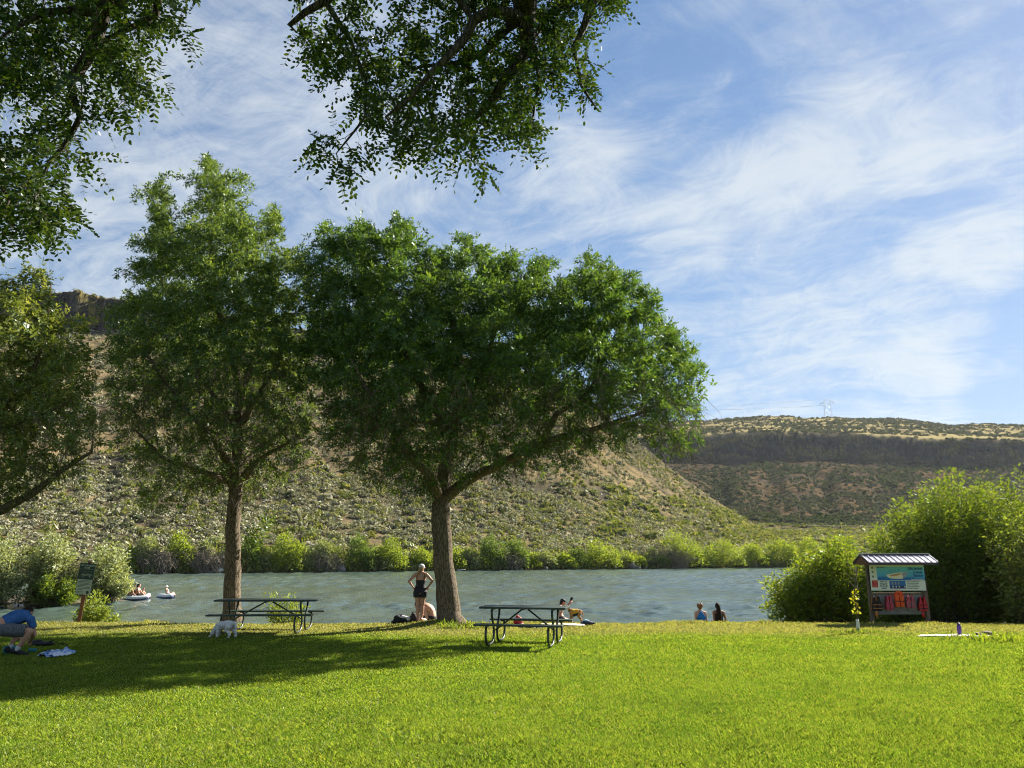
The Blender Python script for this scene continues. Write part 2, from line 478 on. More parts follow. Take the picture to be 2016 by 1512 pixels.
# ------------------------------------------------------------------ river
def shore_y(X):                      # far waterline along direction X = x / y
    return 148 / (1 - .52 * np.clip(X, -2, 1.15))
k = NT('river_water'); p = k.pos()
w1 = k.noise(2.6, 4, .62, k.mapping(p, (.55, 1.0, 1), (0, 0, .25)), .4)
w2 = k.noise(.55, 3, .55, k.mapping(p, (.5, 1.0, 1), (0, 0, -.1)))
w3 = k.noise(.045, 3, .5, k.mapping(p, (.35, 1.0, 1)))
calm = k.maprange(w3, .42, .6, .35, 1.0)
h = k.math('ADD', k.math('MULTIPLY', w1, .55), w2)
b = k.n('ShaderNodeBump'); b.inputs['Distance'].default_value = .22; k.l(k.math('MULTIPLY', calm, .85), b.inputs['Strength']); k.l(h, b.inputs['Height'])
silt = k.ramp(k.noise(.10, 4, .6, p), [(.35, (.054, .084, .074)), (.7, (.074, .104, .082))])
k.surf(k.bsdf(silt, .14, 0, b.outputs[0], .5, IOR=1.333)); M_WATER = k.mat
Xw = np.concatenate([np.linspace(-6, -1.0, 24), np.linspace(-.98, -.74, 40), np.linspace(-.735, .735, 430), np.linspace(.74, .98, 40), np.linspace(1.0, 6, 24)])
yw = np.concatenate([24.0 * np.exp(np.linspace(0, math.log(215 / 24.0), 720)), np.linspace(220, 420, 20)])
WX, WY = np.meshgrid(Xw, yw); WX = WX * WY
wrng = np.random.default_rng(44); WZ = np.zeros_like(WX)
gust = .35 + 1.1 * sm(-.35, .4, fbm(WX / 38, WY / 9, 4))
for lam in np.geomspace(.42, 5.5, 26):
    th = wrng.normal(.45, .75); kx_, ky_ = math.cos(th) * 2 * PI / lam, math.sin(th) * 2 * PI / lam
    slope_w = .052 * (1.0 if lam < 2.2 else .55); amp = slope_w * lam / (2 * PI) * 1.414
    ph_ = kx_ * WX + ky_ * WY + wrng.uniform(0, 6.28) + 2.2 * fbm(WX / (lam * 5) + lam * 7, WY / (lam * 5), 2)
    fade = sm(2.2, 4.2, lam / (WY * .0035))
    WZ += amp * np.sin(ph_) * fade * (gust if lam < 2 else 1)
WZ *= np.where(np.abs(WX / WY) < .74, 1, .0)
river = link('river', np_mesh('river', np.stack([WX, WY, WZ + WATER], -1), grid_faces(len(yw), len(Xw)), True), M_WATER)
setp(river, 'wide rippled grey green river', None, None, 'structure')

# ------------------------------------------------------------------ canyon: valley floor, near hill, far mesa, in one sheet
def table(rows):
    rows = [(tanx(u, v), slope(v), *r) for (u, v, *r) in rows]
    return np.array(sorted(rows))
T_HILL = table([(-1500, 520, 330, .15), (-200, 548, 330, .15), (0, 562, 330, .15), (150, 575, 330, .15), (230, 588, 335, .14), (430, 612, 345, .12), (640, 650, 360, .10),
                (900, 697, 375, .08), (1100, 750, 390, .05), (1180, 806, 395, .04), (1250, 866, 400, .02), (1320, 927, 405, 0), (1400, 984, 410, 0), (1480, 1034, 400, 0), (1540, 1056, 380, 0), (1700, 1080, 360, 0), (2600, 1092, 340, 0)])
T_RIM = table([(300, 860, 900), (1000, 858, 880), (1390, 853, 850), (1500, 849, 835), (1700, 853, 820), (1850, 864, 800), (2016, 868, 790), (2500, 885, 760), (3500, 905, 720)])
T_FOOT = table([(300, 912, 905), (1000, 910, 890), (1390, 906, 842), (1500, 906, 827), (1700, 908, 812), (1850, 916, 792), (2016, 922, 782), (2500, 925, 752), (3500, 940, 712)])
T_CREST = table([(300, 835, 1250), (1000, 832, 1250), (1390, 829, 1200), (1480, 820, 1180), (1600, 822, 1150), (1750, 824, 1150), (1870, 836, 1120), (2016, 836, 1100), (2500, 845, 1100), (3500, 850, 1100)])
def tab(T, X, j): return np.interp(X, T[:, 0], T[:, j])
def canyon_z(X, y, fine=True):
    x = X * y; ysn = shore_y(X)
    d = y - ysn
    floor = np.interp(d, [-12, -3, 0, 3, 9, 60, 320, 3000], [-3.5, -1.9, WATER, -.3, .6, 3.0, 20, 60])
    # near hill
    yr = tab(T_HILL, X, 2) + (fbm(x / 9, x * 0 + 3, 3) * 5.0 + fbm(x / 60, x * 0 + 8, 2) * 10) * (tab(T_HILL, X, 3) / .15)
    zr = CAMZ + tab(T_HILL, X, 2) * tab(T_HILL, X, 1); cf = tab(T_HILL, X, 3)
    t = np.clip(d / (yr - ysn), 0, 1)
    foot = zr * (1 - cf)
    gully = fbm(X * 26, y / 160, 3) * 2.2 * np.sin(PI * t) + fbm(x / 14, y / 14, 4) * 1.3 * sm(0, .2, t)
    zh = 0.3 + (foot - .3) * t ** 1.18 + gully * np.clip(zr / 60, 0, 1)
    e = y - yr
    zh = np.where(e > 0, np.minimum(foot + e * 9, zr), zh)
    back = np.where(X < -.2, .16, np.interp(X, [-.2, .05], [.16, -.35]))
    zh = np.where(e > 0, np.where(foot + e * 9 > zr, zr + np.minimum((e - 4), 40) * back - np.clip(e - 60, 0, None) * .3, zh), zh)
    # mesa beyond
    z_b = y
    cn = fbm(x / 5, x * 0 + 5, 4) * 4.5 + fbm(x / 45, x * 0 + 1, 3) * 10 + fbm(x / 9, z_b / 9, 3) * 3
    yf = tab(T_FOOT, X, 2) + cn; yR = yf + 14
    zf = CAMZ + tab(T_FOOT, X, 2) * tab(T_FOOT, X, 1); zR = CAMZ + tab(T_RIM, X, 2) * tab(T_RIM, X, 1)
    yc = tab(T_CREST, X, 2); zc = CAMZ + yc * tab(T_CREST, X, 1)
    y0 = 470.0
    tm = np.clip((y - y0) / (yf - y0), 0, 1)
    zb = np.interp(470 - ysn, [0, 60, 320], [0, 3, 20])
    zm = zb + (zf - zb) * tm ** 1.12 + (fbm(X * 30, y / 220, 3) * 6 * np.sin(PI * tm) + fbm(x / 22, y / 22, 4) * 2.2 * sm(0, .2, tm))
    lv = np.clip((y - yf) / 14, 0, 1)
    step = lv + .06 * np.sin(lv * 19)
    zm = np.where(y > yf, zf + (zR - zf) * np.clip(step, 0, 1), zm)
    tc = np.clip((y - yR) / (yc - yR), 0, 1)
    zm = np.where(y > yR, zR + (zc - zR) * tc + fbm(x / 60, y / 60, 3) * 3 * np.sin(PI * tc) + fbm(x / 30, y * 0, 2) * 2.2 * sm(.8, 1, tc) - np.clip(y - yc, 0, None) * .12, zm)
    z = np.maximum(floor + fbm(x / 10, y / 10, 3) * .5 * sm(0, 20, d), zh * sm(-1, 6, d) - 3 * (1 - sm(-1, 6, d)))
    return np.where(y > 440, np.maximum(z, zm), z)

Xg = np.concatenate([np.linspace(-1.9, -.75, 60), np.linspace(-.745, .80, 760), np.linspace(.81, 1.15, 40)])
tg = np.concatenate([np.linspace(-12, 12, 22), np.linspace(14, 300, 190)])
rows = []
Xm = np.repeat(Xg[None], 1, 0)
Ys = shore_y(Xg)[None] + tg[:, None]
# continue outwards on fixed distances, denser at the cliff
yo = np.concatenate([np.linspace(0, .42, 60), np.linspace(.425, .62, 70), np.linspace(.63, 1.0, 40)]) 
Yo = Ys[-1][None] + 3 + yo[:, None] ** 1.0 * (1500 - Ys[-1][None])
YG = np.concatenate([Ys, Yo[:]], 0); XG = np.repeat(Xg[None], len(YG), 0)
ZG = canyon_z(XG, YG)
k = NT('canyon_slope'); p = k.pos()
geo = k.n('ShaderNodeNewGeometry'); sn = k.n('ShaderNodeSeparateXYZ'); k.l(geo.outputs['Normal'], sn.inputs[0])
n1 = k.noise(.022, 5, .6, p); n2 = k.noise(.16, 6, .65, p); n3 = k.noise(1.1, 5, .7, p)
soil = k.ramp(n2, [(.28, (.055, .048, .030)), (.45, (.135, .108, .062)), (.6, (.215, .160, .085)), (.75, (.27, .215, .115))])
py = k.n('ShaderNodeSeparateXYZ'); k.l(p, py.inputs[0])
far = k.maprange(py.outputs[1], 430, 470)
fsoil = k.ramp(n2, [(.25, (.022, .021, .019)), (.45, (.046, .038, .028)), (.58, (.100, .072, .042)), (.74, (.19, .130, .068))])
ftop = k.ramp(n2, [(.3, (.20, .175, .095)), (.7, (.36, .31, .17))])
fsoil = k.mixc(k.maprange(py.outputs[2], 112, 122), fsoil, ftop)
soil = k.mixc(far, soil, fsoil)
soil = k.mixc(k.maprange(n1, .50, .60, 0, .8), soil, k.ramp(n3, [(.3, (.035, .034, .034)), (.7, (.075, .068, .058))]))     # rubble fans
soil = k.mixc(k.math('MULTIPLY', k.maprange(n3, .5, .75, 0, .45), k.math('SUBTRACT', 1.0, far)), soil, (.10, .105, .055))
rv = k.mapping(p, (1, 1, .22))
rock = k.ramp(k.noise(.33, 6, .7, rv), [(.30, (.014, .014, .014)), (.5, (.050, .050, .046)), (.72, (.125, .118, .098))])
rock = k.mixc(k.math('MULTIPLY', k.maprange(k.noise(.035, 4, .6, k.mapping(p, (1, 1, 2.2))), .47, .57), k.maprange(k.noise(.5, 5, .7, rv), .42, .60, 0, .85)), rock, (.20, .165, .040))
rock = k.mixc(k.maprange(k.noise(.14, 5, .7, k.mapping(p, (.25, .25, 2.4))), .52, .66, 0, .6), rock, (.022, .022, .020))
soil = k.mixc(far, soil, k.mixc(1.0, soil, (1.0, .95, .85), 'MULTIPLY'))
isrock = k.maprange(sn.outputs[2], .80, .62)
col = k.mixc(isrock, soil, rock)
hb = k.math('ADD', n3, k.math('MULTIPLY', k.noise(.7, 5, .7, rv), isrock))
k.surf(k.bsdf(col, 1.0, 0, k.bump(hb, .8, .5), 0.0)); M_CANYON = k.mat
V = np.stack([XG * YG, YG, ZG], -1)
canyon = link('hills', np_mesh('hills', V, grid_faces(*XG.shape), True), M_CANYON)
setp(canyon, 'canyon hills: sagebrush slope, basalt rim and far mesa', None, None, 'structure')
# ground sheet under everything out to the horizon
gs = 9000.0
gq = np.array([[-gs, -gs, -4], [gs, -gs, -4], [gs, gs, -4], [-gs, gs, -4]])
ground = link('ground', np_mesh('ground', gq, np.array([[0, 1, 2, 3]])), m_plain('dry_ground', (.16, .13, .075), .95, scale=.05))
setp(ground, 'dry ground sheet', None, None, 'structure')

# ------------------------------------------------------------------ brush
def brush_template(rng, ncards, size=.42, flat=.75):
    """cards spread through a lumpy half dome of radius 1"""
    th = rng.uniform(0, 2 * PI, ncards); c = rng.uniform(-.05, 1, ncards); s_ = np.sqrt(np.clip(1 - c * c, 0, 1))
    r = rng.uniform(.5, 1.0, ncards) * (1 + .25 * np.sin(th * 3 + c * 4))
    ctr = np.stack([s_ * np.cos(th) * r, s_ * np.sin(th) * r, c * r * flat], 1)
    nrm = ctr / (np.linalg.norm(ctr, axis=1, keepdims=True) + 1e-6) + rng.normal(0, .55, (ncards, 3)); nrm /= np.linalg.norm(nrm, axis=1, keepdims=True)
    a = np.cross(nrm, rng.normal(0, 1, (ncards, 3))); a /= np.linalg.norm(a, axis=1, keepdims=True); b = np.cross(nrm, a)
    sz = size * rng.uniform(.6, 1.25, (ncards, 1))
    v = np.stack([ctr - a * sz - b * sz * .5, ctr + a * sz - b * sz * .35, ctr + a * sz * .45 + b * sz * .6, ctr - a * sz * .3 + b * sz * .75], 1)
    return v.reshape(-1, 3)
def scatter_brush(name, pts, rad, rng, ncards, size, mat, label, flat=.75, ntemp=6):
    temps = [brush_template(rng, ncards, size, flat) for _ in range(ntemp)]
    vs = []
    which = rng.integers(0, ntemp, len(pts)); ang = rng.uniform(0, 2 * PI, len(pts))
    for q in range(ntemp):
        idx = np.where(which == q)[0]; T = temps[q]
        ca, sa = np.cos(ang[idx])[:, None], np.sin(ang[idx])[:, None]
        rr = rad[idx][:, None]
        X_ = (T[None, :, 0] * ca - T[None, :, 1] * sa) * rr + pts[idx, 0][:, None]
        Y_ = (T[None, :, 0] * sa + T[None, :, 1] * ca) * rr + pts[idx, 1][:, None]
        Z_ = T[None, :, 2] * rr + pts[idx, 2][:, None]
        vs.append(np.stack([X_, Y_, Z_], -1).reshape(-1, 3))
    v = np.concatenate(vs); f = np.arange(len(v)).reshape(-1, 4)
    o = link(name, np_mesh(name, v, f), mat)
    setp(o, label, None, None, 'stuff'); return o
M_SAGE = m_leaf('sage_leaf', [(0.167, 0.163, 0.111), (0.244, 0.237, 0.167), (0.320, 0.306, 0.224), (0.398, 0.381, 0.285)], .2, 1.0, .0, 1.1)
M_BRUSH = m_leaf('brush_leaf', [(0.097, 0.124, 0.039), (0.146, 0.179, 0.051), (0.210, 0.225, 0.063), (0.258, 0.250, 0.108)], .3, 1.1, .0, 1.2)
M_DARKBRUSH = m_leaf('dark_brush_leaf', [(0.045, 0.063, 0.033), (0.068, 0.087, 0.042), (0.098, 0.105, 0.060)], .2, 1.0, .0, 1.1)
M_MSAGE = m_leaf('mesa_sage_leaf', [(0.068, 0.072, 0.044), (0.106, 0.110, 0.067), (0.142, 0.144, 0.093)], .15, 1.0, 0, 1.05)
def hill_points(n, Xr, dr, rng, keepf, yabs=False):
    X = rng.uniform(*Xr, n)
    if yabs: y = rng.uniform(*dr, n)
    else: y = shore_y(X) + dr[0] + (dr[1] - dr[0]) * rng.uniform(0, 1, n) ** .8
    kf = keepf(X * y, y); m = rng.uniform(0, 1, n) < kf
    X, y = X[m], y[m]; z = canyon_z(X, y)
    e = .6; slope_ = np.abs(canyon_z(X, y + e) - z) / e
    ok = slope_ < 1.5
    return np.stack([X * y, y, z], 1)[ok]
rng = np.random.default_rng(21)
pk = lambda sc, lo, hi: (lambda x, y: np.maximum(sm(lo, hi, fbm(x / sc, y / sc, 3)), .22 if lo < -.3 else 0))
A = hill_points(24000, (-.80, .50), (20, 262), rng, pk(13, -.5, .35))
scatter_brush('sagebrush_cover', A, np.exp(rng.normal(-.32, .38, len(A))), rng, 32, .32, M_SAGE, 'grey green sagebrush scattered over the near hillside')
A = hill_points(6000, (-.80, .50), (12, 250), rng, pk(24, -.05, .45))
scatter_brush('green_brush_cover', A, rng.uniform(.6, 1.5, len(A)), rng, 24, .40, M_BRUSH, 'olive green brush in patches on the near hillside')
A = hill_points(5000, (-.80, .50), (16, 260), rng, pk(18, -.1, .4))
scatter_brush('dark_brush_cover', A, rng.uniform(.6, 1.3, len(A)), rng, 22, .40, M_DARKBRUSH, 'dark brown green brush on the near hillside')
A = hill_points(15000, (.16, .86), (455, 800), rng, pk(40, -.4, .35), True)
scatter_brush('mesa_sagebrush', A, rng.uniform(.8, 2.2, len(A)), rng, 12, .6, M_MSAGE, 'sagebrush dotted over the far mesa slope')
A = hill_points(6000, (.16, .86), (455, 812), rng, pk(70, -.1, .35), True)
scatter_brush('mesa_dark_brush', A, rng.uniform(1.2, 3.0, len(A)), rng, 12, .6, M_DARKBRUSH, 'dark brush in the gullies of the far mesa')
A = hill_points(9000, (.16, .86), (840, 1210), rng, pk(40, -.4, .3), True)
scatter_brush('plateau_brush', A, rng.uniform(1.2, 2.8, len(A)), rng, 9, .65, M_MSAGE, 'grey brush on the plateau above the mesa cliff')
A = hill_points(4500, (.12, .60), (20, 300), rng, lambda x, y: sm(-.4, .2, fbm(x / 25, y / 25, 3)) * (y - shore_y(x / y) > 0))
A = A[(A[:, 2] < 24)]
scatter_brush('valley_brush', A, rng.uniform(1.0, 2.4, len(A)), rng, 26, .38, M_BRUSH, 'yellow green brush on the valley floor between hill and mesa')
A = hill_points(3000, (.12, .60), (20, 300), rng, lambda x, y: 1.0 + 0 * x); A = A[(A[:, 2] < 24)]
scatter_brush('valley_sagebrush', A, rng.uniform(.7, 1.6, len(A)), rng, 22, .42, M_SAGE, 'grey sagebrush on the valley floor between hill and mesa')
# rim brush of the near hill, left
A = hill_points(900, (-.80, -.25), (150, 330), rng, lambda x, y: 1.0 + 0 * x)

# ------------------------------------------------------------------ air
HAZE = .00003
hm = MB(); hm.box((300, 1200, 118), (4600, 2900, 320)); hz = hm.build('haze', None)
hmat = bpy.data.materials.new('haze'); hmat.use_nodes = True; ht = hmat.node_tree; ht.nodes.clear()
ho = ht.nodes.new('ShaderNodeOutputMaterial'); hv = ht.nodes.new('ShaderNodeVolumePrincipled'); hv.inputs['Color'].default_value = (.80, .88, 1, 1); hv.inputs['Density'].default_value = HAZE
hv.inputs['Anisotropy'].default_value = .3
ht.links.new(hv.outputs[0], ho.inputs['Volume']); hz.data.materials.append(hmat); setp(hz, 'thin bluish air over the canyon', None, None, 'stuff')
# ------------------------------------------------------------------ plants: silhouettes, growth, leaves
def in_poly(poly, u, v):
    c = np.zeros(len(u), bool); n = len(poly)
    for i in range(n):
        x1, y1 = poly[i]; x2, y2 = poly[(i + 1) % n]
        if y1 == y2: continue
        c ^= ((y1 > v) != (y2 > v)) & (u < (x2 - x1) * (v - y1) / (y2 - y1) + x1)
    return c
def edge_dist(poly, u, v):
    d = np.full(len(u), 1e9); n = len(poly)
    for i in range(n):
        a = np.array(poly[i], float); b = np.array(poly[(i + 1) % n], float); ab = b - a
        t = np.clip(((u - a[0]) * ab[0] + (v - a[1]) * ab[1]) / (ab @ ab + 1e-9), 0, 1)
        d = np.minimum(d, np.hypot(u - a[0] - t * ab[0], v - a[1] - t * ab[1]))
    return d
def PV(u, v, Y):
    x = (u - CU) / F; yv = (CV - v) / F
    k = Y / (CP - yv * SP)
    return np.stack([x * k, Y + 0 * k, CAMZ + (SP + yv * CP) * k], -1)
def crown_points(poly, Y, n, tmax, rng, tscale=1.0, shell=0.0, clump=0.0, sc=1.0):
    """points inside a rounded crown whose outline is poly; thickness grows inwards to tmax metres"""
    poly = [tuple(q) for q in poly]; pa = np.array(poly, float)
    lo, hi = pa.min(0), pa.max(0); out = []; tot = 0
    while tot < n:
        u = rng.uniform(lo[0], hi[0], n * 2); v = rng.uniform(lo[1], hi[1], n * 2)
        m = in_poly(poly, u, v); u, v = u[m], v[m]
        if not len(u): continue
        w = edge_dist(poly, u, v) * Y / 1537.0
        T = tmax * np.sqrt(np.clip(1 - (1 - np.clip(w / (tmax * tscale), 0, 1)) ** 2, 0, 1))
        T = np.maximum(T, .15)
        m = rng.uniform(0, 1, len(u)) < T / tmax
        u, v, T = u[m], v[m], T[m]
        q = rng.uniform(-1, 1, len(u))
        if shell: q = np.sign(q) * np.abs(q) ** (1 - shell)
        p = PV(u, v, Y + q * T)
        if clump:
            keep = fbm(p[:, 0] * sc + p[:, 1] * sc * .6, p[:, 2] * sc - p[:, 1] * sc * .5, 3) > rng.normal(-clump, .12, len(p))
            p = p[keep]
        out.append(p); tot += len(p)
    return np.concatenate(out)[:n]

def colonize(skel, parents, attr, step, infl, kill, rng, maxit=140, droop=0.0, maxn=9000):
    pos = [np.array(p, float) for p in skel]; par = list(parents)
    alive = np.ones(len(attr), bool)
    P0 = np.array(pos); near = np.full(len(attr), 1e9); ni = np.zeros(len(attr), int)
    def upd(start):
        nonlocal near, ni
        newp = np.array(pos[start:])
        if not len(newp): return
        for c in range(0, len(newp), 400):
            D = np.linalg.norm(attr[:, None] - newp[None, c:c + 400], axis=2)
            j = D.argmin(1); dm = D[np.arange(len(attr)), j]
            b = dm < near; near = np.where(b, dm, near); ni = np.where(b, j + start + c, ni)
    upd(0)
    used = {}
    for it in range(maxit):
        act = alive & (near < infl)
        if not act.any():
            infl *= 1.4
            if infl > 60: break
            continue
        idx = ni[act]; d = attr[act] - np.array([pos[i] for i in idx]); d /= np.linalg.norm(d, axis=1, keepdims=True) + 1e-9
        uq, inv = np.unique(idx, return_inverse=True)
        acc = np.zeros((len(uq), 3)); np.add.at(acc, inv, d)
        start = len(pos)
        for q, i in enumerate(uq):
            v = acc[q]; L = np.linalg.norm(v)
            if L < 1e-4: v = rng.normal(0, 1, 3); L = np.linalg.norm(v)
            v = v / L + rng.normal(0, .16, 3) + np.array([0, 0, -droop])
            npos = pos[i] + v / np.linalg.norm(v) * step
            key = (i, round(npos[0], 2), round(npos[1], 2), round(npos[2], 2))
            if used.get(i, 0) > 3: continue
            used[i] = used.get(i, 0) + 1
            pos.append(npos); par.append(int(i))
        if len(pos) == start: break
        upd(start)
        alive &= near > kill
        if not alive.any() or len(pos) > maxn: break
    return np.array(pos), np.array(par)

def radii(par, tip, expo=2.3, floor_=None):
    n = len(par); acc = np.zeros(n); kids = np.zeros(n, int)
    for i in range(n - 1, 0, -1):
        if acc[i] == 0: acc[i] = tip ** expo
        acc[par[i]] += acc[i]; kids[par[i]] += 1
    r = acc ** (1 / expo)
    if floor_ is not None:
        m = len(floor_); r[:m] = np.maximum(floor_, 0)
        for i in range(m, n): r[i] = min(r[i], r[par[i]] * .92)
    return r, kids

def chain_tubes(mb, pos, par, r, kids, seg_big=10, seg_small=4, rmin=0.0, wob=None):
    ch = {}
    for i in range(1, len(par)): ch.setdefault(int(par[i]), []).append(i)
    main = {i: max(c, key=lambda q: r[q]) for i, c in ch.items()}
    starts = [(0, None)] + [(i, int(par[i])) for i in range(1, len(par)) if main[int(par[i])] != i]
    for s, p in starts:
        pts = [] if p is None else [pos[p]]; rr = [] if p is None else [min(r[s], r[p] * .9)]
        i = s
        while True:
            pts.append(pos[i]); rr.append(r[i])
            if i not in main: break
            i = main[i]
        if len(pts) < 2 or max(rr) < rmin: continue
        rr[-1] *= .5
        mb.tube(pts, rr, seg_big if max(rr) > .05 else (6 if max(rr) > .018 else seg_small), caps=False)

def unit(a): return a / (np.linalg.norm(a, axis=-1, keepdims=True) + 1e-9)
def leaf_quads(Pp, D, N, L, W, fold=.15):
    D = unit(D); S = unit(np.cross(D, N)); N2 = np.cross(S, D)
    L = L[:, None]; W = W[:, None]
    m = Pp + D * L * .45 + N2 * W * fold
    v = np.stack([Pp, m + S * W * .5, Pp + D * L, m - S * W * .5], 1)
    return v.reshape(-1, 3), np.arange(len(Pp) * 4).reshape(-1, 4)
def sprigs(base, D, rng, nl, L, W, spread=.9, rachis=.14, hang=.25):
    """each base gets a pinnate leaf: nl leaflets down a rachis"""
    n = len(base); D = unit(D); N = unit(np.cross(D, rng.normal(0, 1, (n, 3))) + np.array([0, 0, .6])); S = unit(np.cross(D, N))
    vs = []; big = rng.uniform(.6, 1.35, n) ** 1.0
    for j in range(nl):
        t = (j // 2 + 1) / ((nl + 1) // 2)
        last = j == nl - 1
        side = 0 if last else (1 if j % 2 else -1)
        p = base + D * (rachis * t) + np.array([0, 0, -hang * rachis * t * t])
        d = unit(D * (1 if last else .65) + S * side * spread + rng.normal(0, .18, (n, 3)) + np.array([0, 0, -.15]))
        nn = unit(N + rng.normal(0, .35, (n, 3)))
        sz = big * rng.uniform(.7, 1.2, n)
        v, _ = leaf_quads(p, d, nn, L * sz, W * sz); vs.append(v.reshape(n, 4, 3))
    v = np.stack(vs, 1).reshape(-1, 3)
    return v, np.arange(len(v)).reshape(-1, 4)

M_BARK = m_bark('ash_bark', (.050, .038, .025), (.20, .155, .105), 34, .13)
M_DARKBARK = m_bark('dark_bark', (.022, .018, .014), (.075, .062, .048), 26)
M_TWIG = m_plain('dead_twig', (.12, .085, .062), .9, var=.35)
M_ASH = m_leaf('ash_leaf', [(0.033, 0.079, 0.016), (0.047, 0.105, 0.021), (0.066, 0.129, 0.026), (0.094, 0.157, 0.038)], .42, 1.3, .025)
M_ASH2 = m_leaf('ash_leaf_pale', [(0.047, 0.095, 0.023), (0.069, 0.124, 0.029), (0.094, 0.158, 0.039), (0.136, 0.197, 0.059)], .42, 1.3, .025)
M_ASH_SUNLIT = m_leaf('ash_leaf_sunlit', [(.075, .115, .026), (.105, .150, .034), (.145, .19, .05), (.20, .235, .08)], .42, 1.25, .02)  # left-edge ash: sunlight put into the leaf colour as a lighter olive
M_LOCUST = m_leaf('locust_leaf', [(0.019, 0.041, 0.011), (0.025, 0.055, 0.013), (0.034, 0.072, 0.015), (0.064, 0.101, 0.019)], .30, 1.2, .02, 1.3)

def grow_tree(name, label, group, base, skel, outline, Y, tmax, rng, n_attr, n_sprig, leafmat, leafL, leafW, tip=.006,
              step=.34, kill=.5, infl=3.0, twigs=0, twig_box=None, tscale=1.0, clump=0.25, sc=.55, inner=.25, bark=None, nl=5, rach=.14, lowfill=.16):
    """skel: list of limbs, each a list of (u, v, Y, radius); the first starts at the ground, later ones start on an earlier point"""
    base = np.array(base, float)
    pos = []; par = []; rad = []
    for li, limb in enumerate(skel):
        prev = None
        for qi, q in enumerate(limb):
            p = np.array(q[:3]) if len(q) == 5 else P(*q[:3]); r = q[-1]
            if li and qi == 0:
                prev = int(np.argmin([np.linalg.norm(p - x) for x in pos])); continue
            if prev is not None:
                a = pos[prev]; n = max(1, int(np.linalg.norm(p - a) / (step * .9)))
                for k_ in range(1, n + 1):
                    t = k_ / n; jit = rng.normal(0, .018, 3) * (1 if k_ < n else 0)
                    pos.append(a + (p - a) * t + jit); par.append(prev if k_ == 1 else len(pos) - 2)
                    rad.append(rad[prev] * (1 - t) + r * t if not (li and k_ == 1 and qi == 1) else r)
                prev = len(pos) - 1
            else:
                pos.append(p); par.append(0); rad.append(r); prev = 0
    rad = np.array(rad)
    att = crown_points(outline, Y, n_attr, tmax, rng, tscale, clump=clump, sc=sc)
    # grow from the limbs only, not from the bare trunk
    ns = len(pos)
    pos, par = colonize(pos, par, att, step, infl, kill, rng, droop=.04)
    r, kids = radii(par, tip, 2.35, rad)
    root = thing(name, label, 'tree', base, 0, group)
    mb = MB(); chain_tubes(mb, pos - base, par, r, kids)
    tr = mb.build('trunk', bark or M_BARK, root, True)
    # leaves sit on the thin wood
    thin = np.where((r < .020) & (np.arange(len(r)) >= ns))[0]
    zc = pos[thin][:, 2]; zl, zh_ = np.percentile(zc, 3), np.percentile(zc, 97); wt_ = lowfill + (1 - lowfill) * sm(.12, .62, (zc - zl) / (zh_ - zl)); depth = rng.choice(thin, n_sprig, p=wt_ / wt_.sum())
    t = rng.uniform(0, 1, (n_sprig, 1))
    b = pos[depth] * t + pos[par[depth]] * (1 - t) + rng.normal(0, .095, (n_sprig, 3))
    d = unit(pos[depth] - pos[par[depth]]) * .6 + rng.normal(0, .75, (n_sprig, 3)) + np.array([0, 0, .05])
    cen = att.mean(0); d = d + unit(b - cen) * .35
    v, f = sprigs(b - base, d, rng, nl, leafL, leafW, rachis=rach)
    link('crown', np_mesh('crown', v, f), leafmat, root)
    if twigs:
        mt = MB()
        low = [i for i in range(ns, len(pos)) if twig_box(pos[i])]
        for q in range(twigs):
            i = low[int(rng.integers(len(low)))]; p = pos[i].copy(); dd = unit(rng.normal(0, 1, 3) + np.array([0, 0, -.9])); L = rng.uniform(.35, 1.1); n = 5
            pts = [p.copy()]
            for s_ in range(n):
                dd = unit(dd + rng.normal(0, .22, 3) + np.array([0, 0, -.16])); p = p + dd * L / n; pts.append(p.copy())
                if rng.random() < .45:
                    e = unit(dd + rng.normal(0, .7, 3)); mt.tube([p - base, p + e * L * .16 - base, p + unit(e + [0, 0, -.4]) * L * .3 - base], [.0035, .003, .0015], 3, caps=False)
            mt.tube([x - base for x in pts], [.006, .0055, .005, .004, .003, .002], 3, caps=False)
        mt.build('dead_twigs', M_TWIG, root)
    return root

rng = np.random.default_rng(5)
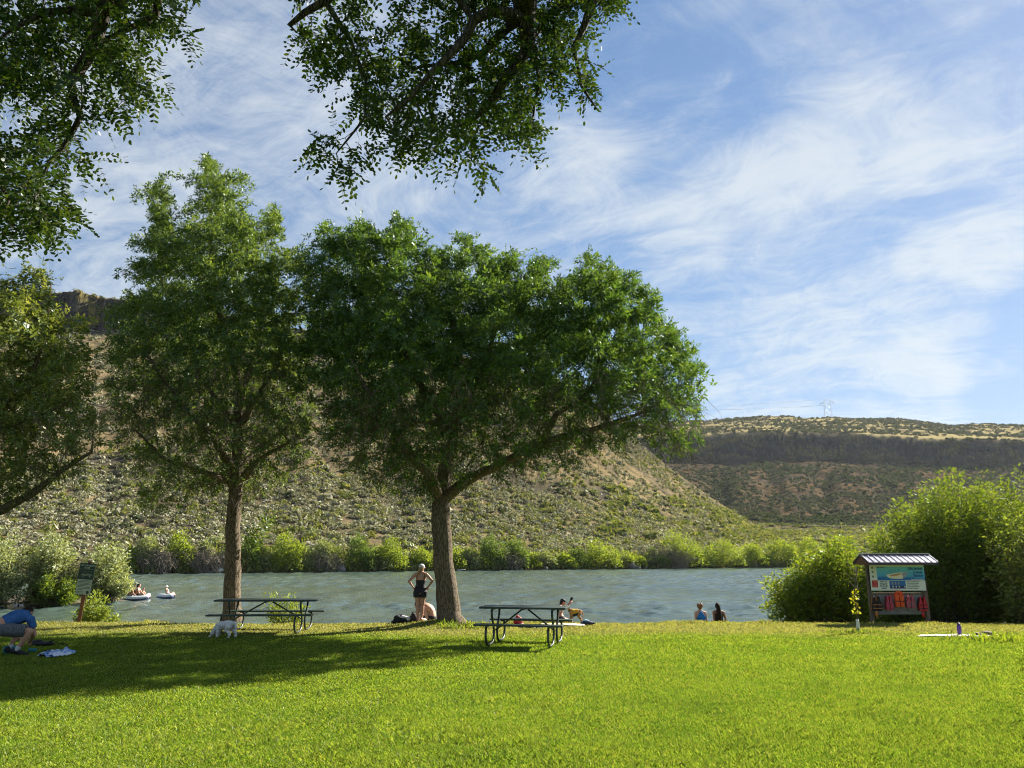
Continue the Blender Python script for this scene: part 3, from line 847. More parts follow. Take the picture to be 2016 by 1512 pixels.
# ---- the broad ash right of the middle
Yt = 21.0
R_OUT = [(600, 560), (594, 492), (622, 436), (665, 432), (700, 424), (740, 432), (775, 416), (805, 424), (838, 440), (852, 470), (880, 462), (905, 460), (945, 462), (975, 482), (1005, 488), (1050, 492),
         (1085, 508), (1112, 520), (1140, 500), (1175, 496), (1215, 512), (1255, 530), (1285, 562), (1300, 590), (1335, 612), (1352, 640), (1368, 680), (1392, 708), (1385, 735), (1398, 760), (1388, 800), (1392, 850), (1372, 868),
         (1380, 890), (1345, 912), (1310, 900), (1270, 880), (1240, 905), (1190, 880), (1150, 905), (1120, 935), (1085, 920), (1050, 935), (1000, 950), (950, 940), (930, 985), (900, 965), (870, 975), (840, 985),
         (800, 960), (770, 985), (720, 940), (690, 960), (660, 915), (640, 880), (615, 830), (596, 740), (590, 640)]
skel = [[(891, 1236, Yt, .44), (884, 1215, Yt, .335), (879, 1150, Yt, .285), (872, 1085, Yt, .265), (868, 1030, Yt, .27), (868, 992, Yt, .25)],
        [(868, 992, Yt, .2), (903, 958, Yt - .1, .15), (954, 928, Yt - .3, .125), (1043, 884, Yt - .6, .105), (1067, 870, Yt - .7, .095), (1096, 815, Yt - .9, .08), (1145, 786, Yt - 1.1, .07), (1177, 745, Yt - 1.2, .07), (1189, 644, Yt - 1.2, .05)],
        [(1067, 870, Yt - .7, .1), (1140, 851, Yt - .5, .085), (1201, 835, Yt - .2, .07), (1250, 818, Yt, .05), (1310, 790, Yt + .3, .03)],
        [(868, 992, Yt, .2), (876, 925, Yt + .2, .19), (893, 859, Yt + .3, .16), (862, 812, Yt + .2, .12), (815, 735, Yt, .095), (790, 660, Yt - .4, .07), (760, 560, Yt - .5, .04)],
        [(893, 859, Yt + .3, .12), (913, 815, Yt + .8, .10), (950, 720, Yt + 1.2, .08), (985, 620, Yt + 1.4, .05)],
        [(893, 859, Yt + .3, .1), (860, 833, Yt - .4, .075), (795, 827, Yt - 1.2, .06), (735, 845, Yt - 1.8, .04)],
        [(868, 992, Yt, .2), (850, 940, Yt - .5, .10), (800, 890, Yt - 1.6, .08), (740, 800, Yt - 2.3, .06), (690, 700, Yt - 2.4, .04)],
        [(893, 859, Yt + .3, .12), (905, 780, Yt - .9, .10), (890, 680, Yt - 2.0, .07), (900, 580, Yt - 2.2, .04)],
        [(868, 992, Yt, .2), (840, 930, Yt + 1.0, .10), (760, 830, Yt + 2.2, .07), (690, 720, Yt + 2.6, .04)]]
grow_tree('ash_tree', 'broad ash tree with a spreading crown and leaning trunk beside the standing woman', 'ash trees on the lawn', P(891, 1236, Yt), skel, R_OUT, Yt, 4.6, rng,
          4800, 62000, M_ASH, .106, .040, lowfill=.36, kill=.36, step=.30, twigs=2400, twig_box=lambda p: 2.6 < p[2] < 6.2, clump=.55, sc=.50)
# ---- the taller ash left of it
Yt = 22.6
L_OUT = [(378, 385), (384, 335), (398, 298), (415, 296), (432, 310), (452, 345), (468, 336), (492, 326), (512, 350), (535, 362), (555, 388), (568, 430), (555, 462), (596, 462), (618, 490), (626, 560), (632, 640), (640, 740), (640, 850), (625, 905),
         (590, 930), (560, 975), (520, 965), (480, 985), (440, 965), (400, 1010), (350, 985), (320, 1040), (285, 1000), (250, 940), (215, 880), (200, 800), (206, 720), (190, 660), (215, 610), (240, 585), (232, 545), (262, 520), (248, 462), (275, 430), (262, 380), (290, 350), (318, 318), (345, 335), (342, 372), (372, 392)]
skel = [[(457, 1224, Yt, .30), (457, 1195, Yt, .245), (458, 1100, Yt, .215), (461, 1000, Yt, .195), (465, 930, Yt, .18), (470, 850, Yt, .16), (474, 770, Yt, .13), (455, 690, Yt, .10), (428, 600, Yt, .07), (416, 500, Yt, .045), (412, 400, Yt, .025)],
        [(470, 850, Yt, .1), (500, 790, Yt - .6, .08), (545, 720, Yt - 1.2, .06), (575, 620, Yt - 1.4, .04)],
        [(465, 930, Yt, .1), (420, 860, Yt - 1.0, .08), (350, 790, Yt - 2.0, .06), (290, 700, Yt - 2.3, .04)],
        [(474, 770, Yt, .1), (510, 690, Yt + 1, .07), (520, 580, Yt + 1.4, .05), (500, 460, Yt + 1.0, .03)],
        [(470, 850, Yt, .1), (430, 790, Yt + 1.2, .07), (360, 690, Yt + 1.8, .05), (320, 560, Yt + 1.4, .03), (310, 450, Yt + .6, .02)],
        [(465, 930, Yt, .1), (520, 880, Yt + 1.2, .07), (590, 820, Yt + 2, .04)],
        [(463, 960, Yt, .1), (400, 930, Yt - .8, .06), (320, 900, Yt - 1.4, .04), (270, 850, Yt - 1.5, .03)],
        [(463, 960, Yt, .09), (510, 905, Yt - 1.0, .06), (570, 870, Yt - 1.8, .04)]]
grow_tree('ash_tree', 'tall ash tree with a straight trunk behind the long picnic table', 'ash trees on the lawn', P(457, 1224, Yt), skel, L_OUT, Yt, 3.9, rng,
          4000, 34000, M_ASH2, .106, .040, lowfill=.36, kill=.38, step=.30, twigs=2000, twig_box=lambda p: 2.4 < p[2] < 7.0, clump=.42, sc=.55)
# ---- the ash at the left edge, trunk outside the picture
Yt = 17.5
E_OUT = [(-420, 620), (-300, 520), (-150, 500), (-50, 525), (20, 525), (52, 545), (70, 522), (108, 512), (120, 545), (118, 590), (148, 620), (175, 640), (182, 690), (196, 730), (195, 790), (215, 830), (222, 870), (190, 905), (150, 930), (90, 960), (40, 985), (0, 1012), (-80, 1010), (-200, 1000), (-350, 940), (-430, 800)]
skel = [[(-215, 1262, Yt, .32), (-205, 1220, Yt, .26), (-200, 1130, Yt, .24), (-190, 1070, Yt, .22)],
        [(-190, 1070, Yt, .2), (-100, 1040, Yt - .2, .12), (0, 1006, Yt - .3, .10), (70, 968, Yt - .4, .08), (110, 935, Yt - .4, .06), (180, 890, Yt - .3, .035)],
        [(-190, 1070, Yt, .2), (-150, 960, Yt + .3, .17), (-60, 860, Yt + .3, .12), (20, 790, Yt + .2, .09), (60, 740, Yt, .06), (90, 650, Yt, .04), (100, 560, Yt, .02)],
        [(-150, 960, Yt + .3, .14), (-180, 820, Yt - .6, .11), (-120, 700, Yt - .9, .07), (-60, 600, Yt - .8, .04)],
        [(-60, 860, Yt + .3, .1), (40, 830, Yt - .9, .05), (140, 790, Yt - 1.2, .03)]]
grow_tree('ash_tree', 'ash tree reaching in from the left edge with its trunk out of view', 'ash trees on the lawn', P(-215, 1262, Yt), skel, E_OUT, Yt, 2.6, rng,
          2300, 20000, M_ASH_SUNLIT, .104, .040, lowfill=.55, kill=.38, twigs=420, twig_box=lambda p: p[0] > -14 and 2.2 < p[2] < 5.2, clump=.30, sc=.6)

# ---- locust limbs hanging over the camera
def ell_leaf(Pp, D, N, L, W):
    D = unit(D); S = unit(np.cross(D, N)); n = len(Pp); vs = []
    for t, w_ in ((0, .0), (.18, .34), (.5, .5), (.82, .36), (1, .0), (.82, -.36), (.5, -.5), (.18, -.34)):
        vs.append(Pp + D * (L * t)[:, None] + S * (W * w_)[:, None] - np.cross(S, D) * (abs(w_) * W * .25)[:, None])
    return np.stack(vs, 1).reshape(-1, 3)
Yo = 5.6
C_OUT = [(560, -240), (585, 60), (578, 90), (600, 100), (612, 140), (650, 155), (665, 125), (700, 135), (690, 160), (678, 200), (690, 235), (722, 250), (742, 265), (778, 290), (800, 308), (842, 322), (868, 348), (900, 342), (930, 358), (965, 352), (968, 328), (942, 300), (968, 285), (1000, 272), (1018, 298), (1040, 308), (1046, 288), (1085, 268),
         (1092, 232), (1072, 200), (1090, 172), (1112, 150), (1135, 190), (1165, 196), (1178, 150), (1190, 118), (1178, 98), (1150, 64), (1185, 22), (1242, 22), (1270, -240)]
C_OUT2 = [(598, 288), (635, 245), (672, 238), (705, 262), (722, 285), (716, 312), (690, 350), (668, 356), (640, 328), (622, 300)]
W_OUT = [(-260, -240), (390, -240), (394, 60), (386, 88), (340, 66), (300, 62), (292, 100), (312, 128), (335, 156), (300, 170), (292, 205), (255, 240), (222, 205), (192, 178), (172, 228), (158, 268), (200, 322), (172, 326), (150, 340), (138, 372), (165, 416), (148, 430), (138, 465), (118, 490), (60, 470), (0, 462), (-260, 480)]
lb = np.array([-1.4, -2.6, 0.0]); TOP = np.array([-1.3, -2.4, 3.6])
W3 = lambda p, r: (p[0], p[1], p[2], 0, r)
skel = [[W3(lb, .40), W3((-1.38, -2.55, .5), .30), W3(TOP, .26)],
        [W3(TOP, .2), W3((-.6, 0.5, 5.6), .16), (1045, -260, 4.6, .11), (1033, -60, 5.2, .085), (1033, 29, Yo, .07), (1040, 64, Yo, .050), (1036, 100, Yo + .1, .042), (1000, 150, Yo + .1, .036), (968, 203, Yo + .2, .028), (918, 246, Yo + .2, .015)],
        [(1033, 29, Yo, .05), (1015, 32, Yo - .1, .042), (968, 21, Yo - .2, .036), (933, 39, Yo - .2, .032), (918, 71, Yo - .2, .028), (890, 104, Yo - .3, .024), (843, 150, Yo - .3, .018), (808, 193, Yo - .3, .012), (760, 230, Yo - .3, .008)],
        [(1033, 29, Yo, .05), (997, 57, Yo + .3, .03), (951, 104, Yo + .4, .025), (897, 125, Yo + .4, .018), (830, 130, Yo + .4, .010)],
        [(1045, -260, 4.6, .08), (1130, -60, 5.4, .04), (1126, 0, Yo + .3, .034), (1076, 32, Yo + .3, .026), (1048, 80, Yo + .3, .018), (1060, 150, Yo + .3, .012), (1050, 230, Yo + .3, .008)],
        [(1045, -260, 4.6, .08), (1180, -100, 5.5, .05), (1168, 0, Yo + .1, .032), (1151, 50, Yo + .1, .024), (1129, 93, Yo + .1, .014), (1145, 170, Yo + .1, .009), (1175, 214, Yo + .1, .006)],
        [(1045, -260, 4.6, .07), (900, -140, 5.3, .05), (900, -10, 5.5, .035), (928, 36, Yo - .2, .02)],
        [(900, -140, 5.3, .05), (720, -60, 5.4, .035), (640, 2, Yo, .026), (600, 25, Yo, .022), (570, 50, Yo, .017)],
        [(640, 2, Yo, .02), (690, 80, Yo, .014), (720, 150, Yo, .010), (720, 230, Yo, .008), (680, 280, Yo, .006)],
        [W3((-.6, 0.5, 5.6), .14), (260, -260, 4.6, .09), (231, 0, 5.2, .055), (202, 20, 5.3, .050), (192, 66, 5.35, .040), (165, 126, 5.4, .034), (139, 159, 5.4, .028), (145, 198, 5.4, .023), (159, 228, 5.4, .019), (142, 261, 5.4, .015), (99, 317, 5.4, .011), (79, 357, 5.4, .007)],
        [(202, 20, 5.3, .03), (142, 20, 5.3, .024), (89, 23, 5.2, .018), (20, 60, 5.2, .010), (-60, 130, 5.2, .008)],
        [(260, -260, 4.6, .06), (311, 0, 5.5, .026), (307, 30, 5.5, .022), (255, 56, 5.5, .017), (215, 73, 5.5, .013), (212, 119, 5.5, .009)],
        [(260, -260, 4.6, .06), (-80, -100, 5.2, .034), (-120, 100, 5.4, .022), (-80, 280, 5.4, .014), (20, 390, 5.4, .008)]]
def locust(rng):
    pos = []; par = []; rad = []; step = .12
    for li, limb in enumerate(skel):
        prev = None
        for qi, q in enumerate(limb):
            p = np.array(q[:3], float) if len(q) == 5 else P(*q[:3]); r = q[-1]
            if li and qi == 0: prev = int(np.argmin([np.linalg.norm(p - x) for x in pos])); continue
            if prev is None: pos.append(p); par.append(0); rad.append(r); prev = 0; continue
            a = pos[prev]; n = max(1, int(np.linalg.norm(p - a) / step)); r0 = min(rad[prev], r * 1.6)
            for k_ in range(1, n + 1):
                t = k_ / n; pos.append(a + (p - a) * t + rng.normal(0, .004 if k_ < n else 0, 3)); par.append(prev if k_ == 1 else len(pos) - 2); rad.append(r0 * (1 - t) + r * t)
            prev = len(pos) - 1
    rad = np.array(rad); ns = len(pos)
    att = np.concatenate([crown_points(C_OUT, Yo + .25, 1700, .65, rng, .5, clump=.22, sc=1.6), crown_points(C_OUT2, Yo, 140, .22, rng, .6), crown_points(W_OUT, 5.55, 2100, .65, rng, .5, clump=.40, sc=1.6)])
    pos, par = colonize(pos, par, att, step, 1.2, .13, rng, droop=.10)
    r, kids = radii(par, .0022, 2.3, rad)
    root = thing('locust_tree', 'locust tree with rounded leaflets hanging over the view from above', 'tree', lb)
    mb = MB(); chain_tubes(mb, pos - lb, par, np.where(np.arange(len(r)) < ns, r * 1.35, r * 1.1), kids, 10, 4)
    mb.build('trunk', M_DARKBARK, root, True)
    thin = np.where((r < .0075) & (np.arange(len(r)) >= ns))[0]
    n = 7400
    i = rng.choice(thin, n); b = pos[i] + rng.normal(0, .03, (n, 3)); D = unit(unit(pos[i] - pos[par[i]]) * .5 + rng.normal(0, .6, (n, 3)) + np.array([0, 0, -.45]))
    N = unit(rng.normal(0, .5, (n, 3)) + np.array([0, -.2, 1.0])); S = unit(np.cross(D, N))
    vs = []; RL = rng.uniform(.14, .22, n); rac = MB()
    npair = 5
    cp = []
    for j in range(npair * 2 + 1):
        t = (j // 2 + .6) / (npair + .3); side = 0 if j == npair * 2 else (1 if j % 2 else -1)
        p = b + D * (RL * t)[:, None] + np.array([0, 0, -.25]) * (RL * t * t)[:, None]
        d = unit(D * (1.0 if side == 0 else .42) + S * side * .9 + rng.normal(0, .14, (n, 3)))
        nn = unit(N + rng.normal(0, .45, (n, 3)))
        L = rng.uniform(.036, .050, n) * (1.05 - .25 * abs(t - .5)); vs.append(ell_leaf(p, d, nn, L, L * .56).reshape(n, 8, 3))
    v = np.stack(vs, 1).reshape(-1, 3) - lb
    link('crown', np_mesh('crown', v, np.arange(len(v)).reshape(-1, 8)), M_LOCUST, root)
    for q in range(n):
        e = b[q] - lb; rac.tube([e, e + D[q] * RL[q] * .5 + [0, 0, -.06 * RL[q]], e + D[q] * RL[q] + [0, 0, -.25 * RL[q]]], [.0013, .0011, .0008], 3, caps=False)
    rac.build('leaf_stalks', M_TWIG, root)
    return root
locust(np.random.default_rng(12))
# ------------------------------------------------------------------ shrubs, rocks, weeds
M_WILLOW = m_leaf('willow_leaf', [(0.082, 0.147, 0.016), (0.117, 0.187, 0.021), (0.158, 0.222, 0.028), (0.194, 0.246, 0.041)], .45, 1.4, .015)
M_WILLOW_D = m_leaf('willow_leaf_dark', [(0.069, 0.127, 0.018), (0.101, 0.165, 0.022), (0.140, 0.203, 0.030), (0.177, 0.234, 0.045)], .45, 1.35, .015)
M_OLIVE = m_leaf('silver_leaf', [(0.197, 0.233, 0.111), (0.280, 0.316, 0.159), (0.354, 0.381, 0.205), (0.429, 0.437, 0.242)], .32, 1.1, .015, 1.15)
M_SPRIG = m_leaf('sprig_leaf', [(0.137, 0.195, 0.039), (0.195, 0.247, 0.052), (0.247, 0.286, 0.072)], .42, 1.2, .015, 1.2)
M_YELLOW = m_leaf('yellow_leaf', [(.34, .29, .015), (.45, .40, .02), (.52, .50, .05)], .45, 1.2, .04, 1.1)
M_FAR1 = m_leaf('far_willow_leaf', [(0.166, 0.224, 0.039), (0.234, 0.291, 0.048), (0.302, 0.361, 0.066)], .36, 1.2, .01, 1.2)
M_FAR2 = m_leaf('far_dark_leaf', [(0.097, 0.149, 0.043), (0.140, 0.199, 0.053), (0.197, 0.251, 0.065)], .34, 1.15, .01, 1.15)
M_FAR3 = m_leaf('far_pale_leaf', [(0.216, 0.242, 0.112), (0.276, 0.302, 0.138), (0.345, 0.354, 0.172)], .30, 1.1, .01, 1.1)
M_STEM = m_plain('shrub_stem', (.085, .065, .045), .9, var=.35)
M_GREYSTICK = m_plain('dead_stick', (.20, .165, .125), .95, var=.4)
M_ROCK = m_plain('shore_rock', (.15, .135, .12), .95, var=.45, scale=2.2, bump=.6)
M_PALEROCK = m_plain('pale_rock', (.42, .40, .36), .95, var=.25, scale=2.5, bump=.5)

def stem_shrub(name, label, cat, outline, Y, tmax, rng, nstem, per, L, W, mat, base=None, spread=.35, group=None, r0=.014, from_t=.35, droop=.12, up=.5, clump=.2, zb=None, sc=.8):
    tg = crown_points(outline, Y, nstem, tmax, rng, .8, clump=clump, sc=sc)
    c = tg.mean(0) if base is None else np.array(base, float)
    gz = (lambda x, y: float(lawn_z(x, y))) if zb is None else (lambda x, y: zb)
    root_loc = np.array([c[0], c[1], gz(c[0], c[1])])
    root = thing(name, label, cat, root_loc, 0, group)
    mb = MB(); bs = []; ds = []
    for q in range(nstem):
        t_ = tg[q]; b = root_loc + np.array([(t_[0] - c[0]) * spread + rng.normal(0, .12), (t_[1] - c[1]) * spread + rng.normal(0, .12), 0]); b[2] = gz(b[0], b[1]) - .05
        v = t_ - b; ln = np.linalg.norm(v)
        m = b + v * .5 + np.array([-v[0] * .16, -v[1] * .16, ln * droop]) + rng.normal(0, .03 * ln, 3)
        n = 7; tt = np.linspace(0, 1, n)[:, None]
        pts = (1 - tt) ** 2 * b + 2 * tt * (1 - tt) * m + tt ** 2 * t_
        rr = r0 * (.35 + .65 * min(1, ln / 3)) * np.linspace(1, .18, n)
        mb.tube(pts - root_loc, rr, 4, caps=False)
        s = rng.uniform(from_t, 1.0, per) ** .8; s = np.clip(s, 0, 1)[:, None]
        p = (1 - s) ** 2 * b + 2 * s * (1 - s) * m + s ** 2 * t_
        d = unit(2 * (1 - s) * (m - b) + 2 * s * (t_ - m))
        sp_ = rng.normal(0, 1, (per, 3)); sp_ = unit(sp_ - d * (sp_ * d).sum(1, keepdims=True))
        off = rng.uniform(0, .20, (per, 1)) * min(1, ln / 2.2)
        bs.append(p + sp_ * off); ds.append(d * up + sp_ * .8 + rng.normal(0, .2, (per, 3)))
    bs = np.concatenate(bs) - root_loc; ds = np.concatenate(ds); n = len(bs)
    sz = rng.uniform(.7, 1.25, n)
    v, f = leaf_quads(bs, ds, rng.normal(0, 1, (n, 3)), L * sz, W * sz, .2)
    link('foliage', np_mesh('foliage', v, f), mat, root)
    mb.build('stems', M_STEM, root)
    return root
rng = np.random.default_rng(31)
# willows on the right bank, behind the kiosk
G_W = 'willows on the near bank'
stem_shrub('willow_shrub', 'bright feathery willow overhanging the water beside the sign kiosk', 'willow',
           [(1488, 1160), (1500, 1140), (1520, 1120), (1545, 1118), (1568, 1085), (1590, 1075), (1618, 1058), (1650, 1048), (1668, 1052), (1690, 1080), (1720, 1100), (1735, 1150), (1735, 1226), (1640, 1230), (1560, 1226), (1515, 1215), (1490, 1192)], 25.6, 1.5, rng, 560, 84, .14, .040, M_WILLOW, spread=.5, from_t=.5, clump=.35, group=G_W)
stem_shrub('willow_shrub', 'tall dense willow rising directly behind the sign kiosk', 'willow',
           [(1688, 1085), (1702, 1030), (1732, 995), (1758, 975), (1778, 950), (1812, 946), (1835, 930), (1862, 914), (1900, 922), (1930, 912), (1955, 930), (1995, 1000), (2000, 1100), (1990, 1226), (1830, 1232), (1720, 1228), (1690, 1160)], 27.2, 1.9, rng, 860, 90, .14, .042, M_WILLOW_D, spread=.5, from_t=.5, clump=.40, group=G_W)
stem_shrub('willow_shrub', 'wide willow mass running out of view at the right edge', 'willow',
           [(1915, 1000), (1940, 945), (1985, 922), (2010, 908), (2060, 925), (2150, 900), (2260, 930), (2330, 1000), (2350, 1120), (2320, 1226), (2100, 1234), (1945, 1230), (1915, 1120)], 26.6, 1.9, rng, 760, 84, .14, .042, M_WILLOW_D, spread=.5, from_t=.5, clump=.35, group=G_W)
stem_shrub('broadleaf_shrub', 'shrub with larger bright leaves at the right edge in front of willows', 'shrub',
           [(1930, 1060), (1950, 1020), (1975, 1000), (2010, 992), (2060, 980), (2110, 1010), (2120, 1100), (2090, 1180), (2010, 1190), (1960, 1170), (1925, 1120)], 24.2, .8, rng, 150, 42, .10, .055, M_SPRIG, spread=.25, up=.3)
# silver leaved bushes on the spit at the left
spx = np.linspace(-75, -19.2, 40); spy = np.linspace(41, 62, 24); SX, SY = np.meshgrid(spx, spy)
spit_z = lambda x, y: WATER + .55 * np.minimum(1, np.sqrt(np.clip(1 - np.clip((x + 38) / 13.6, 0, 1) ** 2, 0, 1)) * np.clip(1 - ((y - 50.5) / 6.0) ** 2, -1, 1) * 1.6) - .25 + .1 * fbm(x * .8, y * .8, 3)
k_ = link('river_spit', np_mesh('river_spit', np.stack([SX, SY, spit_z(SX, SY)], -1), grid_faces(24, 40), True), m_plain('wet_earth', (.075, .06, .04), .9, scale=1.2))
setp(k_, 'dark earth spit under the silver bushes', None, None, 'structure')
G_O = 'silver leaved bushes on the river spit'
zs = WATER + .15
stem_shrub('silver_bush', 'silver green bush whose branches overhang the two seated paddlers', 'bush',
           [(140, 1120), (165, 1085), (200, 1060), (232, 1062), (256, 1085), (262, 1110), (258, 1130), (272, 1148), (262, 1166), (240, 1172), (210, 1184), (160, 1190), (130, 1188), (125, 1150)], 47.0, 1.9, rng, 240, 50, .20, .075, M_OLIVE, spread=.45, group=G_O, r0=.02, zb=zs)
stem_shrub('silver_bush', 'pale silver bush behind the dog rules sign', 'bush',
           [(48, 1100), (70, 1062), (98, 1045), (130, 1052), (155, 1080), (160, 1130), (150, 1188), (90, 1194), (50, 1190), (35, 1150)], 46.0, 1.9, rng, 260, 50, .20, .075, M_OLIVE, spread=.45, group=G_O, r0=.02, zb=zs)
stem_shrub('silver_bush', 'large silver green bush at the left edge above the bending man', 'bush',
           [(-150, 1100), (-110, 1050), (-60, 1030), (-10, 1025), (30, 1035), (62, 1070), (72, 1120), (66, 1190), (0, 1198), (-120, 1196)], 45.0, 2.1, rng, 330, 50, .20, .075, M_OLIVE, spread=.45, group=G_O, r0=.02, zb=zs)
stem_shrub('willow_shrub', 'dark green bush low at the waterline between the silver bushes', 'bush',
           [(60, 1150), (85, 1120), (120, 1118), (150, 1140), (165, 1170), (150, 1192), (80, 1196), (55, 1185)], 44.2, .9, rng, 120, 45, .16, .06, M_WILLOW_D, spread=.4, zb=zs - .1)
# young growth on the lawn edge
stem_shrub('young_shrub', 'wind bent light green sapling clump behind the long picnic table', 'shrub',
           [(508, 1178), (522, 1170), (538, 1152), (555, 1158), (578, 1160), (592, 1172), (606, 1176), (611, 1196), (604, 1216), (560, 1222), (520, 1218), (512, 1200)], 23.6, .45, rng, 46, 36, .105, .034, M_SPRIG, spread=.25, r0=.008, up=.8, clump=.0)
stem_shrub('young_shrub', 'light green sapling clump growing beside the dog rules sign post', 'shrub',
           [(132, 1210), (140, 1200), (162, 1190), (172, 1165), (195, 1158), (206, 1152), (212, 1175), (222, 1190), (236, 1214), (230, 1224), (150, 1226)], 23.4, .5, rng, 60, 40, .10, .042, M_SPRIG, spread=.3, r0=.008, up=.6, clump=.0)
stem_shrub('young_shrub', 'few leafy shoots growing from the trunk foot of the tall ash', 'shrub',
           [(486, 1060), (500, 1010), (525, 985), (545, 1000), (540, 1040), (520, 1075), (495, 1085)], 22.55, .4, rng, 12, 40, .11, .045, M_ASH2, base=(P(466, 1100, 22.55)[0], 22.55), spread=.05, r0=.007, zb=1.35, up=.4, clump=.0, from_t=.6)

# low weeds
def weeds(label, loc, rx, ry, n, h, rng, mat, cat='weeds'):
    x = loc[0] + rng.normal(0, rx, n); y = loc[1] + rng.normal(0, ry, n); z = lawn_z(x, y)
    root = thing('weed_clump', label, cat, (loc[0], loc[1], float(lawn_z(loc[0], loc[1]))))
    b = np.stack([x, y, z], 1) - np.array(root.location)
    d = unit(rng.normal(0, .55, (n, 3)) + np.array([0, 0, .8])); hh = h * rng.uniform(.4, 1.2, n)
    v, f = leaf_quads(b, d, rng.normal(0, 1, (n, 3)), hh, hh * .16 + .006, .1)
    link('leaves', np_mesh('leaves', v, f), mat, root)
weeds('low green weeds round the trunk of the broad ash tree', (-1.25, 20.3), .38, .22, 330, .16, rng, M_WILLOW_D)
weeds('low weeds around the white tree guard of the yellow sapling', G(1690, 1246), .38, .12, 240, .13, rng, M_WILLOW_D)
weeds('rough tuft of longer grass beside the beach blanket at the right edge', G(1985, 1262), .5, .35, 520, .17, rng, M_WILLOW)

# yellow sapling in a white guard
sb = G(1690, 1245); root = thing('sapling', 'thin bare sapling with yellow leaves and a white trunk guard', 'sapling', sb)
top = P(1686, 1122, sb[1]) - sb; H = top[2]
mb = MB(); mb.tube([(0, 0, 0), (.01, 0, H * .3), (-.01, 0, H * .6), top * np.array([1, 1, 1])], [.026, .022, .016, .006], 8)
for q in range(26):
    t = rng.uniform(.55, 1); p = np.array([top[0] * t, 0, H * t]); d = unit(np.array([rng.normal(0, 1), rng.normal(0, 1), .9])); L = rng.uniform(.15, .42) * (1.25 - t * .5)
    mb.tube([p, p + d * L * .5, p + d * L + [0, 0, L * .15]], [.005, .0035, .002], 4, caps=False)
mb.build('trunk', M_STEM, root, True)
gm = MB(); gm.lathe([(.040, 0), (.042, .01), (.036, .26), (.035, .30)], seg=14); gm.build('trunk_guard', m_plain('white_guard', (.62, .62, .58), .6, var=.12), root, True)
n = 80; z = rng.uniform(.44, .98, n); b = np.stack([rng.normal(0, .030, n) + .03 * np.sin(z * 7), rng.normal(0, .05, n), z], 1)
d = np.stack([rng.normal(.25, .8, n), rng.normal(0, .8, n), rng.normal(-.1, .5, n)], 1); sz = rng.uniform(.7, 1.2, n)
v, f = leaf_quads(b, d, rng.normal(0, 1, (n, 3)), .085 * sz, .05 * sz, .2); link('leaves', np_mesh('leaves', v, f), M_YELLOW, root)

# ---- the row of shrubs along the far waterline
def far_shrub(name, label, cat, u, vtop, wpx, mat, rng, n=2700, card=.34, upright=.35, group=None, squash=1.0):
    X = tanx(u, 1110); Y = float(shore_y(X)) + 2.2
    c = np.array([X * Y, Y, float(canyon_z(np.array([X]), np.array([Y]))[0]) - .15])
    top = P(u, vtop, Y)[2] - c[2]; half = wpx / 2 * Y / 1537
    root = thing(name, label, cat, c, 0, group)
    nl = 13; lobes = []
    for q in range(nl):
        a = rng.uniform(-1, 1); hz = rng.uniform(.25, .80) * math.sqrt(max(.05, 1 - a * a * .75))
        lobes.append((a * half * .66, rng.uniform(-.5, .5) * half * .8, hz * top, rng.uniform(.20, .46) * half, rng.uniform(.14, .28) * top))
    lobes.append((rng.normal(0, .1) * half, 0, top * .70, half * .42, top * .30))
    P_ = []; D_ = []
    per = n // len(lobes)
    for (lx, ly, lz, lr, lh) in lobes:
        q = unit(rng.normal(0, 1, (per, 3))); r = rng.uniform(.5, 1.0, (per, 1)) * np.where(rng.random((per, 1)) < .12, 1.35, 1.0)
        P_.append(q * r * np.array([lr, lr, lh]) + np.array([lx, ly, lz])); D_.append(q * .7 + np.array([0, 0, upright]) + rng.normal(0, .4, (per, 3)))
    # skirts down to the ground
    m = n // 4; x = rng.uniform(-1, 1, m) * half * .9
    P_.append(np.stack([x, rng.uniform(-.9, .4, m) * half * .7, rng.uniform(.02, .5, m) * top * np.sqrt(np.clip(1 - (x / half) ** 2, .1, 1))], 1)); D_.append(rng.normal(0, .5, (m, 3)) + np.array([0, -.2, .4]))
    p = np.concatenate(P_); p[:, 2] = np.maximum(p[:, 2], .03); d = np.concatenate(D_); k2 = len(p); sz = rng.uniform(.6, 1.25, k2)
    v, f = leaf_quads(p, d, rng.normal(0, 1, (k2, 3)), card * 1.25 * sz, card * .62 * sz, .15)
    link('foliage', np_mesh('foliage', v, f), mat, root)
    sm_ = MB()
    for q in range(16):
        e = p[int(rng.integers(len(p)))]; b0 = np.array([e[0] * .3, e[1] * .3, 0]); sm_.tube([b0, b0 * .4 + e * .6 + [0, 0, .3], e], [.06, .04, .02], 4, caps=False)
    sm_.build('stems', M_STEM, root)
    return root
GF = 'shrubs along the far waterline'
